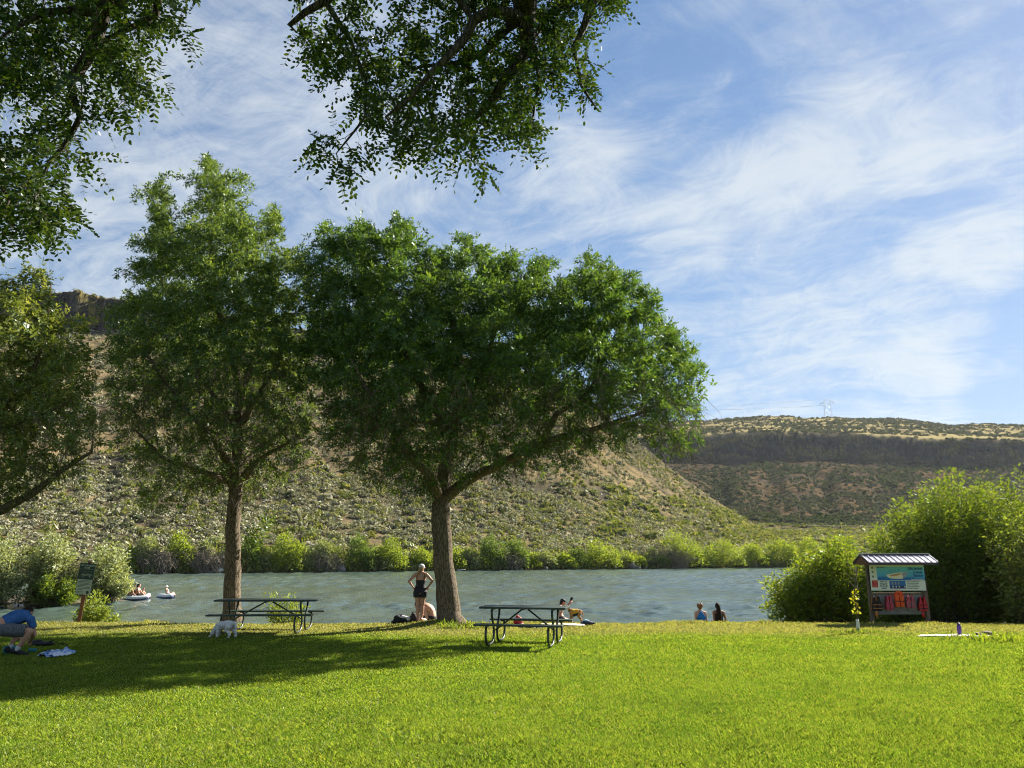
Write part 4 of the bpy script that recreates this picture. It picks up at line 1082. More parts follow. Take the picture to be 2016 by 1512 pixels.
FAR = [(352, 1046, 62, M_FAR1, 'slim yellow green willow on the far bank above the floats'),
       (290, 1052, 60, M_FAR3, 'pale sage willow on the far bank behind the silver bush'),
       (405, 1062, 50, M_FAR3, 'pale low willow on the far bank left of the tall ash trunk'),
       (488, 1056, 70, M_FAR2, 'dark green willow on the far bank half behind the tall ash trunk'),
       (562, 1046, 84, M_FAR1, 'rounded willow on the far bank right of the tall ash trunk'),
       (538, 1098, 40, M_FAR1, 'small yellow green bush at the water below the rounded willow'),
       (632, 1060, 64, M_FAR3, 'pale sage bush on the far bank above the dark boulders'),
       (704, 1046, 76, M_FAR2, 'dense dark green willow on the far bank left of the woman in the cap'),
       (768, 1056, 84, M_FAR1, 'mid green willow on the far bank just left of the capped head'),
       (826, 1078, 56, M_FAR1, 'low yellow green bush on the far bank between capped head and trunk'),
       (924, 1074, 48, M_FAR3, 'pale bush on the far bank just right of the broad ash trunk'),
       (968, 1048, 66, M_FAR2, 'upright dark green willow on the far bank right of the broad ash trunk'),
       (1014, 1058, 62, M_FAR2, 'olive willow on the far bank beside the upright dark one'),
       (1048, 1088, 44, M_FAR1, 'small bright bush at the water above the round legged picnic table'),
       (1108, 1088, 62, M_FAR1, 'low bright willow at the water left of the rounded bright one'),
       (1176, 1058, 104, M_FAR1, 'rounded bright willow at mid river bank left of the grey thicket'),
       (1252, 1092, 44, M_FAR1, 'small green bush by the boulders at the grey thicket'),
       (1336, 1040, 118, M_FAR1, 'tallest domed willow on the far bank above the two seated women'),
       (1422, 1058, 96, M_FAR1, 'broad willow on the far bank just right of the tallest dome'),
       (1484, 1066, 60, M_FAR1, 'lower willow on the far bank, second right of the tallest dome'),
       (1536, 1060, 84, M_FAR1, 'willow on the far bank next to the reeds'),
       (1596, 1056, 84, M_FAR1, 'far bank willow partly hidden by the near feathery willow'),
       (1660, 1054, 80, M_FAR2, 'far bank willow almost hidden behind the near willows')]
rng = np.random.default_rng(77)
for (u, vt, wp, mt, lab) in FAR: far_shrub('willow_shrub', lab, 'willow', u, vt, wp, mt, rng, group=GF)
for u_ in (262, 322, 442, 458, 520, 600, 668, 738, 800, 860, 893, 942, 990, 1070, 1086, 1140, 1212, 1232, 1282, 1385, 1455, 1510, 1568, 1625):
    far_shrub('bank_bush', 'low pale green bush in the uneven band along the far waterline', 'bush', u_ + rng.uniform(-6, 6), rng.uniform(1070, 1094), rng.uniform(38, 74), [M_FAR1, M_FAR3, M_FAR3, M_FAR2][int(rng.integers(4))], rng, n=1100, group='low bushes filling the far waterline')
def thicket(label, u, vtop, wpx, rng, n=170):
    X = tanx(u, 1110); Y = float(shore_y(X)) + .8
    c = np.array([X * Y, Y, float(canyon_z(np.array([X]), np.array([Y]))[0]) - .2]); top = P(u, vtop, Y)[2] - c[2]; half = wpx / 2 * Y / 1537
    root = thing('dead_thicket', label, 'thicket', c, 0, 'dead thickets on the far bank'); mb = MB()
    for q in range(n):
        b = np.array([rng.uniform(-.7, .7) * half, rng.uniform(-.8, 1.4), 0]); a = rng.uniform(-1, 1)
        e = np.array([b[0] + a * half * .45, b[1] + rng.normal(0, .8), top * rng.uniform(.45, 1) * math.sqrt(max(.1, 1 - (b[0] / half) ** 2))])
        m = (b + e) / 2 + [a * half * .1, 0, top * .3]; t = np.linspace(0, 1, 6)[:, None]; pts = (1 - t) ** 2 * b + 2 * t * (1 - t) * m + t ** 2 * e
        mb.tube(pts, np.linspace(.055, .02, 6), 3, caps=False)
        for s_ in range(3):
            p = pts[int(rng.integers(2, 6))]; d = unit(rng.normal(0, 1, 3) + [0, -.2, .1]); mb.tube([p, p + d * .6, p + d * 1.1 + [0, 0, -.3]], [.03, .022, .012], 3, caps=False)
    mb.build('branches', M_GREYSTICK, root)
thicket('grey tangle of dead branches on the far bank left of the tall ash trunk', 395, 1076, 110, rng, 210)
thicket('brown grey tangle of dead branches behind the two floats', 308, 1078, 84, rng, 170)
thicket('grey dead thicket sloping down to the water beside the tallest domed willow', 1312, 1070, 112, rng, 230)
thicket('grey dead branches on the far bank between the dark boulders and the dark willow', 640, 1085, 60, rng, 110)
thicket('dead branches at the water under the olive willow', 1000, 1088, 70, rng, 110)

# rocks along the far waterline
def rock(label, u, v, wpx, hpx, mat, rng, dz=0.0, up=0.0, grp='rocks along the far waterline'):
    X = tanx(u, v); Y = float(shore_y(X)) + rng.uniform(-.4, .6) + up
    hw = wpx / 2 * Y / 1537; hh = hpx * Y / 1575
    bm = bmesh.new(); bmesh.ops.create_icosphere(bm, subdivisions=3, radius=1)
    o1 = rng.uniform(0, 50, 3)
    pl_ = [(unit(rng.normal(0, 1, 3)), rng.uniform(.55, .85)) for _ in range(9)]
    for vv in bm.verts:
        q = np.array(vv.co)
        for n_, d_ in pl_:
            s_ = q @ n_
            if s_ > d_: q = q - n_ * (s_ - d_) * .9
        q = q * (1 + .10 * float(fbm(np.array([q[0] * 2.5 + o1[0]]), np.array([q[2] * 2.5 + q[1] + o1[1]]), 3)[0]))
        vv.co = Vector((q[0] * hw, q[1] * hw * .8, q[2] * hh * .75))
    me = bpy.data.meshes.new('rock'); bm.to_mesh(me); bm.free()
    z = float(canyon_z(np.array([X]), np.array([Y]))[0])
    o = link('rock', me, mat, None, (X * Y, Y, max(z, WATER) + hh * .3 + dz)); setp(o, label, 'rock', grp)
for (u, v, wp, hp, mt, lab) in [(428, 1118, 26, 13, M_PALEROCK, 'large pale flat topped boulder at the water beside the tall ash trunk'),
        (414, 1123, 16, 6, M_ROCK, 'low dark rock just left of the large pale boulder'), (324, 1127, 9, 4, M_PALEROCK, 'small white rock at the waterline above the right float'),
        (295, 1129, 6, 2.5, M_PALEROCK, 'tiny pale rock at the waterline left of the small white one'),
        (672, 1114, 18, 14, M_ROCK, 'upright grey rock at the waterline under the dark green willow'), (622, 1092, 26, 12, M_ROCK, 'slanting dark boulder under the pale sage bush'),
        (648, 1090, 20, 14, M_ROCK, 'dark boulder topmost of the pile left of the dark green willow'), (664, 1098, 14, 12, M_ROCK, 'dark boulder lower in the pile left of the dark green willow'),
        (1244, 1105, 18, 13, M_ROCK, 'brown boulder standing left of the grey thicket'), (1256, 1115, 16, 9, M_ROCK, 'low reddish rock at the water by the grey thicket'),
        (1270, 1117, 10, 5, M_ROCK, 'small rock at the water right of the reddish one'), (908, 1119, 22, 3, M_PALEROCK, 'thin pale rock at the waterline beside the broad ash trunk'),
        (1075, 1116, 12, 6, M_ROCK, 'grey rock at the water under the small bright bush'), (1028, 1119, 5, 2.5, M_PALEROCK, 'tiny white rock at the water under the olive willow')]:
    rock(lab, u, v, wp, hp, mt, rng, up=(3.0 if v < 1100 else 0))
# reeds at the far right of the shore
rx = rng.uniform(1480, 1600, 900); X = tanx(rx, 1112); Y = shore_y(X) + rng.uniform(-.3, 1.0, 900); z = np.full(900, WATER)
v, f = leaf_quads(np.stack([X * Y, Y, z], 1), rng.normal(0, .12, (900, 3)) + np.array([0, 0, 1]), rng.normal(0, 1, (900, 3)), rng.uniform(.8, 2.0, 900), np.full(900, .07), .1)
setp(link('reeds', np_mesh('reeds', v, f), m_leaf('reed', [(.14, .13, .05), (.20, .17, .09), (.12, .13, .04)], .3)), 'tan and green reeds along the far waterline', None, None, 'stuff')
# low herbs on the far bank foot
n = 15000; u_ = rng.uniform(250, 1700, n); X = tanx(u_, 1112); Y = shore_y(X) + rng.uniform(.2, 9, n); z = canyon_z(X, Y)
v, f = leaf_quads(np.stack([X * Y, Y, z], 1), rng.normal(0, .5, (n, 3)) + np.array([0, 0, .8]), rng.normal(0, 1, (n, 3)), rng.uniform(.4, 1.3, n), rng.uniform(.2, .5, n), .1)
setp(link('bank_herbs', np_mesh('bank_herbs', v, f), M_BRUSH), 'mixed green herbs along the foot of the far bank', None, None, 'stuff')

# ---- 300 single sagebrush bushes above the far shore, sharing a few meshes
SAGE_ME = []
for q in range(6):
    vv = brush_template(rng, 90, .20, .8); me = np_mesh('sagebrush', vv, np.arange(len(vv)).reshape(-1, 4)); me.materials.append(M_SAGE if q < 4 else (M_BRUSH if q == 4 else M_FAR3)); SAGE_ME.append(me)
S = hill_points(9500, (-.80, .34), (5, 62), rng, lambda x, y: 1.0 + 0 * x)
S = S[np.argsort(S[:, 1] - shore_y(S[:, 0] / S[:, 1]))]
u_ = CU + 1537 * S[:, 0] / S[:, 1]
pick = S[(u_ > 250) & (u_ < 1560)]; pick = pick[rng.permutation(min(len(pick), 1500))[:298]]
for p in pick:
    q = int(rng.integers(6))
    o = bpy.data.objects.new('sage_bush', SAGE_ME[q]); COL.objects.link(o); s_ = rng.uniform(.9, 1.9)
    o.location = (float(p[0]), float(p[1]), float(p[2]) - .05); o.rotation_euler = (0, 0, rng.uniform(0, 6.28)); o.scale = (s_, s_, s_ * rng.uniform(.75, 1.05))
    setp(o, 'rounded sagebrush bush low on the slope above the far willows', 'sagebrush', 'sagebrush on the foot of the near hill')
rest = S[rng.permutation(len(S))[:3800]]
scatter_brush('foot_brush_cover', rest, rng.uniform(.6, 1.4, len(rest)), rng, 64, .22, M_SAGE, 'smaller sagebrush filling the foot of the near hill')

rest = S[rng.permutation(len(S))[:1100]]
scatter_brush('foot_green_cover', rest, rng.uniform(.6, 1.5, len(rest)), rng, 64, .22, M_BRUSH, 'olive brush mixed into the sagebrush at the foot of the near hill')
# ------------------------------------------------------------------ picnic tables
M_GREENTOP = m_plain('green_coated_metal', (.020, .038, .028), .45, var=.3, scale=20, spec=.5)
M_PIPE = m_plain('green_pipe', (.030, .045, .035), .4, var=.3, scale=25, spec=.5)
M_BLACK = m_plain('black_fabric', (.014, .014, .016), .8, var=.4, scale=30)
M_WOOD = m_plain('weathered_post', (.13, .105, .075), .9, var=.35, scale=7)
M_WHITE = m_plain('white_paint', (.66, .66, .63), .55, var=.06, scale=6, bump=.03)

def picnic_table(label, loc, rz, length, bench_len=None, closed=False):
    root = thing('picnic_table', label, 'picnic table', loc, rz, 'green metal picnic tables'); bl = bench_len or length
    t = MB()
    for q in range(5): t.box((0, (q - 2) * .148, .745), (length, .142, .042), bev=.008)
    for x in (-length * .35, 0, length * .35): t.box((x, 0, .712), (.04, .70, .024))
    t.build('tabletop', M_GREENTOP, root)
    for s in (-1, 1):
        b = MB(); b.box((0, s * .645, .437), (bl, .125, .038), bev=.008); b.box((0, s * .78, .437), (bl, .125, .038), bev=.008)
        for x in (-length * .35, length * .35): b.box((x, s * .71, .408), (.04, .25, .02))
        b.build('bench', M_GREENTOP, root)
    for ex in (-1, 1):
        for s in (-1, 1):
            x = ex * length * .35 + s * .022
            if closed:
                pts = [(x, s * .27, .70), (x, s * .22, .60), (x, s * .05, .36), (x, -s * .06, .24), (x, -s * .20, .10), (x, -s * .28, .03), (x, -s * .50, .025), (x, -s * .62, .06), (x, -s * .70, .18), (x, -s * .72, .30), (x, -s * .71, .41)]
            else:
                pts = [(x, s * .27, .70), (x, s * .25, .58), (x, s * .15, .42), (x, s * .06, .30), (x, s * .05, .22), (x, s * .09, .11), (x, s * .18, .045), (x, s * .30, .028), (x, s * .52, .028), (x, s * .66, .05), (x, s * .76, .13), (x, s * .79, .24), (x, s * .77, .34), (x, s * .71, .405)]
            f = MB(); f.tube(pts, .024, 10); f.build('leg', M_PIPE, root, True)
        br = MB(); br.tube([(ex * length * .35, 0, .27), (ex * length * .035, 0, .70)], .018, 8); br.build('brace', M_PIPE, root, True)
    return root
picnic_table('short green picnic table with round looped legs in full sun', (G(1034, 1268)[0], G(1034, 1268)[1], 0), math.radians(-12), 1.83)
picnic_table('long green picnic table beside the tall ash trunk with white dog', (G(526, 1243.5)[0], G(526, 1243.5)[1], 0), math.radians(1.5), 2.46)

# ------------------------------------------------------------------ dog rules sign
sp_ = G(155, 1225); Ys_ = sp_[1]
root = thing('park_sign', 'leaning dark green dog rules sign on a brown wooden post', 'sign', sp_)
tilt = math.radians(4.2)
def tl(x, z): return (x * math.cos(tilt) + z * math.sin(tilt), x * -math.sin(tilt) + z * math.cos(tilt))
sc_ = Ys_ / 1537
m_post = m_plain('brown_post', (.17, .075, .03), .8, var=.3, scale=6)
R_ = Euler((0, tilt, math.radians(-24))).to_matrix()
def sbox(mb, x, z, w, h, y, d, bev=0): return mb.box(Euler((0, tilt, 0)).to_matrix() @ Vector((x, y, z)), (w, d, h), Euler((0, tilt, 0)).to_matrix(), bev)
pm = MB(); pm.box(Euler((0, tilt, 0)).to_matrix() @ Vector((0, 0, .82)), (.10, .10, 1.66), Euler((0, tilt, 0)).to_matrix() @ Euler((0, 0, .5)).to_matrix(), .008); pm.build('post', m_post, root)
cp_ = MB(); cp_.box(Euler((0, tilt, 0)).to_matrix() @ Vector((.0, 0, 1.68)), (.115, .115, .05), Euler((0, tilt, 0)).to_matrix() @ Euler((0, 0, .5)).to_matrix(), .008); cp_.build('post_cap', m_plain('pale_wood_end', (.5, .42, .34), .8), root)
pz0, pz1 = .74, 1.60; pw = .44
m_dg = m_plain('dark_green_sign', (.012, .035, .022), .45, var=.1, scale=4)
m_pg = m_plain('pale_green_sign', (.34, .40, .31), .5, var=.06, scale=4)
pan = MB(); sbox(pan, 0, (pz0 + pz1) / 2, pw, pz1 - pz0, -.085, .008, .002); panel = pan.build('sign_panel', m_dg, root)
lo = MB(); sbox(lo, 0, pz0 + .215, pw - .02, .41, -.0905, .002); lo.build('lower_field', m_pg, panel)
ln = MB()
for q, (w_, x_) in enumerate([(.34, .0), (.36, -.01), (.30, -.03), (.37, 0), (.22, -.07), (.35, -.005), (.36, 0), (.16, -.1), (.2, -.08), (.19, -.085)]):
    sbox(ln, x_, pz0 + .39 - q * .036 - (.02 if q > 7 else 0), w_, .010, -.0925, .002)
ln.build('small_print', m_dg, panel)
em = MB(); em.tube([Euler((0, tilt, 0)).to_matrix() @ Vector((.13, -.0918, pz0 + .075)), Euler((0, tilt, 0)).to_matrix() @ Vector((.13, -.0945, pz0 + .075))], .042, 20); em.build('round_emblem', m_dg, panel)
pc = MB(); sbox(pc, 0, pz1 - .165, pw - .03, .012, -.0905, .002); sbox(pc, 0, pz1 - .225, pw - .03, .008, -.0905, .002); sbox(pc, -.12, pz1 - .37, .16, .006, -.0905, .002)
Rt = Euler((0, tilt, 0)).to_matrix()
def outl(pts, y0, y1): return [Rt @ Vector((x, y0, z)) for x, z in pts], [Rt @ Vector((x, y1, z)) for x, z in pts]
dogp = [(-.16, 1.25), (-.13, 1.30), (-.08, 1.33), (-.05, 1.31), (0, 1.315), (.06, 1.335), (.10, 1.31), (.13, 1.33), (.16, 1.30), (.20, 1.285), (.15, 1.265), (.13, 1.22), (.11, 1.20), (.09, 1.24), (.04, 1.26), (-.04, 1.25), (-.06, 1.20), (-.08, 1.195), (-.08, 1.25), (-.12, 1.265)]
pc.prism([Rt @ Vector((x, -.0895, z)) for x, z in dogp], (0, 0, 0), (0, -.002, 0)); pc.build('picture', m_plain('sign_grey', (.14, .17, .12), .5), panel)
def lettering(text, size, x, y, z, mat, parent, align='CENTER', rot=0.0, bold=.002, name='lettering', spacing=1.0):
    me = text_mesh(text, size, .0012, align, bold, spacing); M4 = Matrix.Translation((0, 0, 0)) @ Euler((0, rot, 0)).to_matrix().to_4x4() @ Matrix.Translation((x, y, z)) @ Euler((PI / 2, 0, 0)).to_matrix().to_4x4()
    me.transform(M4); return link(name, me, mat, parent)
lettering('PET OFF-LEASH', .058, 0, -.0905, pz1 - .082, m_pg, panel, 'CENTER', tilt)
lettering('RULES', .058, 0, -.0905, pz1 - .142, m_pg, panel, 'CENTER', tilt)
bt = MB()
for z_ in (pz0 + .02, (pz0 + pz1) / 2 + .0, pz1 - .02): bt.ell(Rt @ Vector((0, -.092, z_)), (.008, .004, .008))
bt.build('bolts', M_BLACK, root)

# ------------------------------------------------------------------ life jacket kiosk
KY = 22.5
def kx(u, v, Y=KY): p = P(u, v, Y); return p[0], p[2]
kb = np.array([P(1770, 1228, KY)[0], KY, float(lawn_z(P(1770, 1228, KY)[0], KY))])
root = thing('sign_kiosk', 'roofed wooden kiosk with a life jacket loaner sign', 'kiosk', kb)
def L(x, y, z): return (x - kb[0], y, z - kb[2])
x0, zb_ = kx(1715, 1163); x1, _ = kx(1822, 1163); _, zt = kx(1765, 1112)
ztop = kx(1765, 1107)[1]
for xx in (x0 - .015, x1 + .015):
    b = MB(); b.box(L(xx, .06, (ztop + kb[2] - .1) / 2), (.10, .10, ztop - kb[2] + .1), bev=.006); b.build('post', M_WOOD, root)
bb = MB(); zb0 = kx(1765, 1210)[1]; zb1 = kx(1765, 1167)[1]
bw = (x1 - x0 - .13)
for q in range(3): bb.box(L((x0 + x1) / 2 - bw / 3 + q * bw / 3, .07, (zb0 + zb1) / 2), (bw / 3 - .006, .018, zb1 - zb0), bev=.002)
bb.build('back_board', m_plain('grey_plywood', (.20, .20, .19), .9, var=.25, scale=4), root)
rl = MB(); rl.box(L((x0 + x1) / 2, .045, zb1 - .02), (bw, .03, .05), bev=.004); rl.build('hanging_rail', M_WOOD, root)
# sign panel
sw = x1 - x0 + .03; sh = zt - zb_; scx = (x0 + x1) / 2
s1 = MB(); s1.box(L(scx, -.02, (zt + zb_) / 2), (sw, .025, sh), bev=.008); panel = s1.build('sign_panel', m_plain('sign_cream', (.60, .64, .56), .45, var=.05, scale=3), root)
fr = MB()
for (cx, cz, w_, h_) in ((0, sh / 2 + .004, sw + .02, .016), (0, -sh / 2 - .004, sw + .02, .016), (-sw / 2 - .004, 0, .016, sh), (sw / 2 + .004, 0, .016, sh)): fr.box(L(scx + cx, -.02, (zt + zb_) / 2 + cz), (w_, .034, h_))
fr.build('sign_frame', M_BLACK, root)
yF = -.0345
def sq(name, fx0, fx1, fz0, fz1, mat, y=yF, d=.002):     # fractions of the panel, z measured from the top
    b = MB(); b.box(L(scx - sw / 2 + sw * (fx0 + fx1) / 2, y, zt - sh * (fz0 + fz1) / 2), (sw * (fx1 - fx0), d, sh * (fz1 - fz0))); return b.build(name, mat, panel)
k = NT('sign_sky'); c = k.coord('Object'); sp2 = k.n('ShaderNodeSeparateXYZ'); k.l(c, sp2.inputs[0])
k.surf(k.bsdf(k.ramp(k.maprange(k.math('ADD', sp2.outputs[2], k.math('MULTIPLY', k.noise(3, 2, .5, c), .12)), 1.55, 2.15), [(0, (.04, .30, .52)), (.45, (.14, .52, .62)), (1, (.24, .62, .60))]), .4)); m_sky = k.mat
m_blue = m_plain('sign_blue', (.015, .13, .36), .4, var=.1, scale=4); m_red = m_plain('sign_red', (.42, .03, .03), .45, var=.1); m_navy = m_plain('sign_navy', (.012, .03, .13), .4, var=.1)
m_txt = m_plain('sign_ink', (.035, .05, .07), .5); m_boat = m_plain('boat_cream', (.70, .64, .48), .5, var=.08, scale=8); m_boatin = m_plain('boat_brown', (.42, .27, .12), .5, var=.1, scale=8)
m_olive = m_plain('sign_olive', (.16, .17, .08), .5); m_greyb = m_plain('boat_grey', (.30, .32, .36), .5)
sq('picture', .135, .995, .07, .60, m_sky)
sq('blue_band', .135, .995, .525, .60, m_blue, yF - .002)
def poly2(name, pts, mat, y):
    b = MB(); b.prism([Vector(L(scx - sw / 2 + sw * fx, y, zt - sh * fz)) for fx, fz in pts], (0, 0, 0), (0, -.002, 0)); return b.build(name, mat, panel)
poly2('painted_water', [(.137, .52), (.15, .49), (.18, .455), (.20, .475), (.225, .445), (.25, .47), (.28, .455), (.31, .48), (.36, .47), (.45, .50), (.60, .50), (.72, .47), (.80, .49), (.80, .525), (.137, .525)], m_blue, yF - .0022)
poly2('painted_hull', [(.30, .375), (.36, .36), (.45, .315), (.55, .295), (.70, .275), (.685, .34), (.64, .44), (.59, .53), (.52, .545), (.42, .535), (.36, .515), (.315, .46)], m_boat, yF - .0045)
poly2('painted_hull_inside', [(.355, .415), (.42, .365), (.50, .335), (.575, .325), (.57, .36), (.52, .405), (.44, .435), (.375, .44)], m_boatin, yF - .0067)
poly2('painted_stern', [(.58, .31), (.705, .27), (.69, .34), (.645, .44), (.60, .525), (.59, .42)], m_greyb, yF - .0067)
for q, (fx, fz, r_) in enumerate([(.375, .245, .018), (.44, .215, .014), (.475, .235, .012), (.53, .20, .018), (.40, .29, .012)]):
    poly2('painted_gull', [(fx - r_, fz), (fx - r_ * .3, fz - r_ * 1.4), (fx, fz - r_ * .3), (fx + r_ * .5, fz - r_ * 1.3), (fx + r_, fz), (fx, fz + r_ * .7)], m_txt, yF - .0022)
for fz in (.115, .275, .455):
    b = MB(); b.tube([L(scx - sw / 2 + sw * .06, yF + .001, zt - sh * fz), L(scx - sw / 2 + sw * .06, yF - .002, zt - sh * fz)], .030, 18); b.build('round_emblem', m_olive, panel)
sq('red_notice', .03, .135, .60, .87, m_red)
sq('fitting_picture', .345, .635, .615, .915, m_blue); sq('fitting_picture_base', .345, .635, .80, .915, m_navy, yF - .002)
b = MB()
for fx in (.40, .46, .515, .615): b.tube([L(scx - sw / 2 + sw * fx, yF - .002, zt - sh * .845), L(scx - sw / 2 + sw * fx, yF - .0045, zt - sh * .845)], .020, 14)
b.build('white_dots', M_WHITE, panel)
b = MB()
for fx in (.40, .455, .51):
    c0 = L(scx - sw / 2 + sw * fx, yF - .001, zt - sh * .68); b.ell(c0, (.016, .002, .02)); b.box((c0[0], c0[1], c0[2] - .045), (.035, .003, .05))
b.build('fitting_figures', m_plain('sign_tan', (.34, .25, .2), .5), panel)
def kt(text, size, fx, fz, mat, align, bold=.001, sp=1.0):
    p = L(scx - sw / 2 + sw * fx, yF - .0028, zt - sh * fz); return lettering(text, size, p[0], p[1], p[2], mat, panel, align, 0, bold, 'lettering', sp)
m_ltxt = m_plain('sign_deep_blue', (.02, .09, .25), .45)
kt('Life Jacket', .102, .965, .185, m_ltxt, 'RIGHT', .005); kt('Loaner', .098, .965, .325, m_ltxt, 'RIGHT', .005); kt('Station', .098, .965, .455, m_ltxt, 'RIGHT', .005)
kt('Please Use and Return', .040, .97, .575, M_WHITE, 'RIGHT', .0012)
kt('Get into it...', .052, .14, .118, m_txt, 'LEFT', .001)
for q, tx in enumerate(['How To', 'Properly', 'Fit A Life', 'Jacket']): kt(tx, .058, .24, .675 + q * .083, m_txt, 'CENTER', .0012)
for q, tx in enumerate(['Idaho Law requires youth', '14 and under, on vessels', 'under 19 feet in total,', 'to wear a life jacket when', 'the vessel is underway']): kt(tx, .0335, .66, .665 + q * .063, m_txt, 'LEFT', .0006)
b = MB()
for q in range(5): b.box(L(scx - sw / 2 + sw * .082, yF - .0015, zt - sh * (.65 + q * .045)), (.10, .002, .007))
b.build('notice_lines', m_plain('notice_pink', (.55, .18, .16), .5), panel)
# roof
rx0 = kx(1693, 1093)[0]; rx1 = kx(1827, 1093)[0]; zr = kx(1760, 1092)[1]; ye = .50
ze = 1.83 + (KY - ye) * slope(1107.5)
k = NT('metal_roof'); c = k.coord()
k.surf(k.bsdf(k.ramp(k.noise(6, 4, .6, c), [(.3, (.19, .185, .24)), (.7, (.29, .285, .35))]), .32, .55, k.bump(k.noise(30, 3, .5, c), .08, .003))); m_roof = k.mat
m_roofd = m_plain('dark_roof_trim', (.045, .03, .045), .5)
rf = MB()
for s in (-1, 1):
    a = Vector(L((rx0 + rx1) / 2, 0, zr)); e = Vector(L((rx0 + rx1) / 2, s * ye, ze)); mid = (a + e) / 2; ang = math.atan2(e.z - a.z, (e.y - a.y) * 1.0)
    rf.box(mid, (rx1 - rx0, (e - a).length, .014), (math.atan2((e.z - a.z) / s, abs(e.y - a.y)) , 0, 0))
roof = rf.build('roof', m_roof, root)
rb = MB()
nrib = 13
for s in (-1, 1):
    a = Vector((0, 0, zr - kb[2])); e = Vector((0, s * ye, ze - kb[2])); mid = (a + e) / 2
    for q in range(nrib): rb.box((rx0 - kb[0] + (rx1 - rx0) * (q + .02) / (nrib - .96), mid.y, mid.z + .016), (.022, (e - a).length * .98, .022), (math.atan2((e.z - a.z) / s, ye), 0, 0), .004)
rb.build('roof_rib', m_roof, roof)
b = MB(); b.box(L((rx0 + rx1) / 2, 0, zr + .022), (rx1 - rx0 + .02, .13, .022), bev=.006); b.build('ridge_cap', m_roof, roof)
b = MB(); b.box(L((rx0 + rx1) / 2, -ye + .01, ze - .035), (rx1 - rx0, .03, .07)); b.box(L((rx0 + rx1) / 2, ye - .01, ze - .035), (rx1 - rx0, .03, .07)); b.build('fascia', m_roofd, root)
for xx in (rx0 + .03, rx1 - .03):
    b = MB(); b.prism([L(xx - .012, -ye + .03, ze - .06), L(xx - .012, ye - .03, ze - .06), L(xx - .012, 0, zr - .03)], (0, 0, 0), (.024, 0, 0)); b.build('gable_end', m_plain('gable_wood', (.15, .075, .05), .85), root)
b = MB(); b.box(L(scx, .06, ztop + .03), (x1 - x0 + .3, .09, .09), bev=.005); b.build('beam', M_WOOD, root)

# life jackets hung on the rail
def jacket(label, u0, u1, v0, v1, mats, style, extra=0):
    xa, za = kx(u0, v0, KY - .1); xb, zb2 = kx(u1, v1, KY - .1); W_ = xb - xa; H_ = za - zb2
    root = thing('life_jacket', label, 'life jacket', ((xa + xb) / 2, KY - .10, zb2), 0, 'life jackets hanging on the kiosk rail')
    m1, m2 = mats
    if style == 'yoke':        # flat keyhole jacket
        for s in (-1, 1):
            b = MB(); b.box((s * W_ * .26, 0, H_ * .40), (W_ * .46, .075, H_ * .80), bev=.02); b.build('front_panel', m1, root, True)
        b = MB(); b.tube([(-W_ * .36, .01, H_ * .74), (-W_ * .30, .01, H_ * .93), (0, .01, H_ * 1.0), (W_ * .30, .01, H_ * .93), (W_ * .36, .01, H_ * .74)], W_ * .15, 8); b.build('collar', m1, root, True)
        b = MB(); b.box((0, -.045, H_ * .38), (W_ * .98, .006, .02)); b.build('strap', M_BLACK, root)
    else:
        for s in (-1, 1):
            b = MB(); pts = [(s * W_ * .10, 0, H_ * .96), (s * W_ * .30, 0, H_ * .88), (s * W_ * .36, 0, H_ * .62), (s * W_ * .50, 0, H_ * .45), (s * W_ * .46, 0, H_ * .12), (s * W_ * .05, 0, H_ * .08), (s * W_ * .05, 0, H_ * .60), (s * W_ * .16, 0, H_ * .78)]
            if s < 0: pts = pts[::-1]
            b.prism(pts, (0, -.035, 0), (0, .02, 0)); b.build('front_panel', m1, root)
        b = MB(); b.prism([(-W_ * .45, 0, H_ * .12), (W_ * .45, 0, H_ * .12), (W_ * .47, 0, H_ * .45), (W_ * .30, 0, H_ * .9), (-W_ * .30, 0, H_ * .9), (-W_ * .47, 0, H_ * .45)], (0, .03, 0), (0, .075, 0)); b.build('back_panel', m2, root)
        for z_ in (.25, .45):
            b = MB(); b.box((0, -.042, H_ * z_), (W_ * .9, .006, .022)); b.build('strap', m2, root)
        if extra:
            b = MB(); b.tube([(-W_ * .12, -.03, H_ * .10), (-W_ * .16, -.035, -H_ * .1), (-W_ * .10, -.03, -H_ * .28)], [.03, .042, .03], 8); b.build('dangling_strap', m1 if extra == 1 else m2, root, True)
    h = MB(); h.tube([(0, .02, H_ * .95), (0, -.01, H_ * 1.06), (0, .05, H_ * 1.08)], .006, 6); h.build('hook', M_BLACK, root)
m_or = m_plain('orange_fabric', (.62, .085, .015), .75, var=.15, scale=14); m_or2 = m_plain('dull_orange', (.42, .16, .03), .75, var=.2, scale=14)
m_rd = m_plain('red_fabric', (.40, .018, .025), .7, var=.2, scale=14); m_pk = m_plain('faded_red_fabric', (.34, .06, .09), .75, var=.45, scale=16); m_grey = m_plain('grey_fabric', (.16, .16, .17), .8, var=.3, scale=16)
jacket('black and orange life jacket with a strap dangling, nearest the left post', 1714, 1738, 1172, 1206, (M_BLACK, m_or2), 'vest', 2)
jacket('faded red patterned life jacket beside the orange keyhole one', 1742, 1760, 1171, 1205, (m_pk, m_rd), 'vest')
jacket('bright orange keyhole life jacket in the middle of the rail', 1760, 1781, 1165, 1195, (m_or, m_or), 'yoke')
jacket('faded red and grey life jacket right of the orange keyhole one', 1782, 1803, 1171, 1200, (m_pk, m_grey), 'vest')
jacket('deep red life jacket hanging on the right post', 1806, 1827, 1173, 1206, (m_rd, M_BLACK), 'vest', 1)

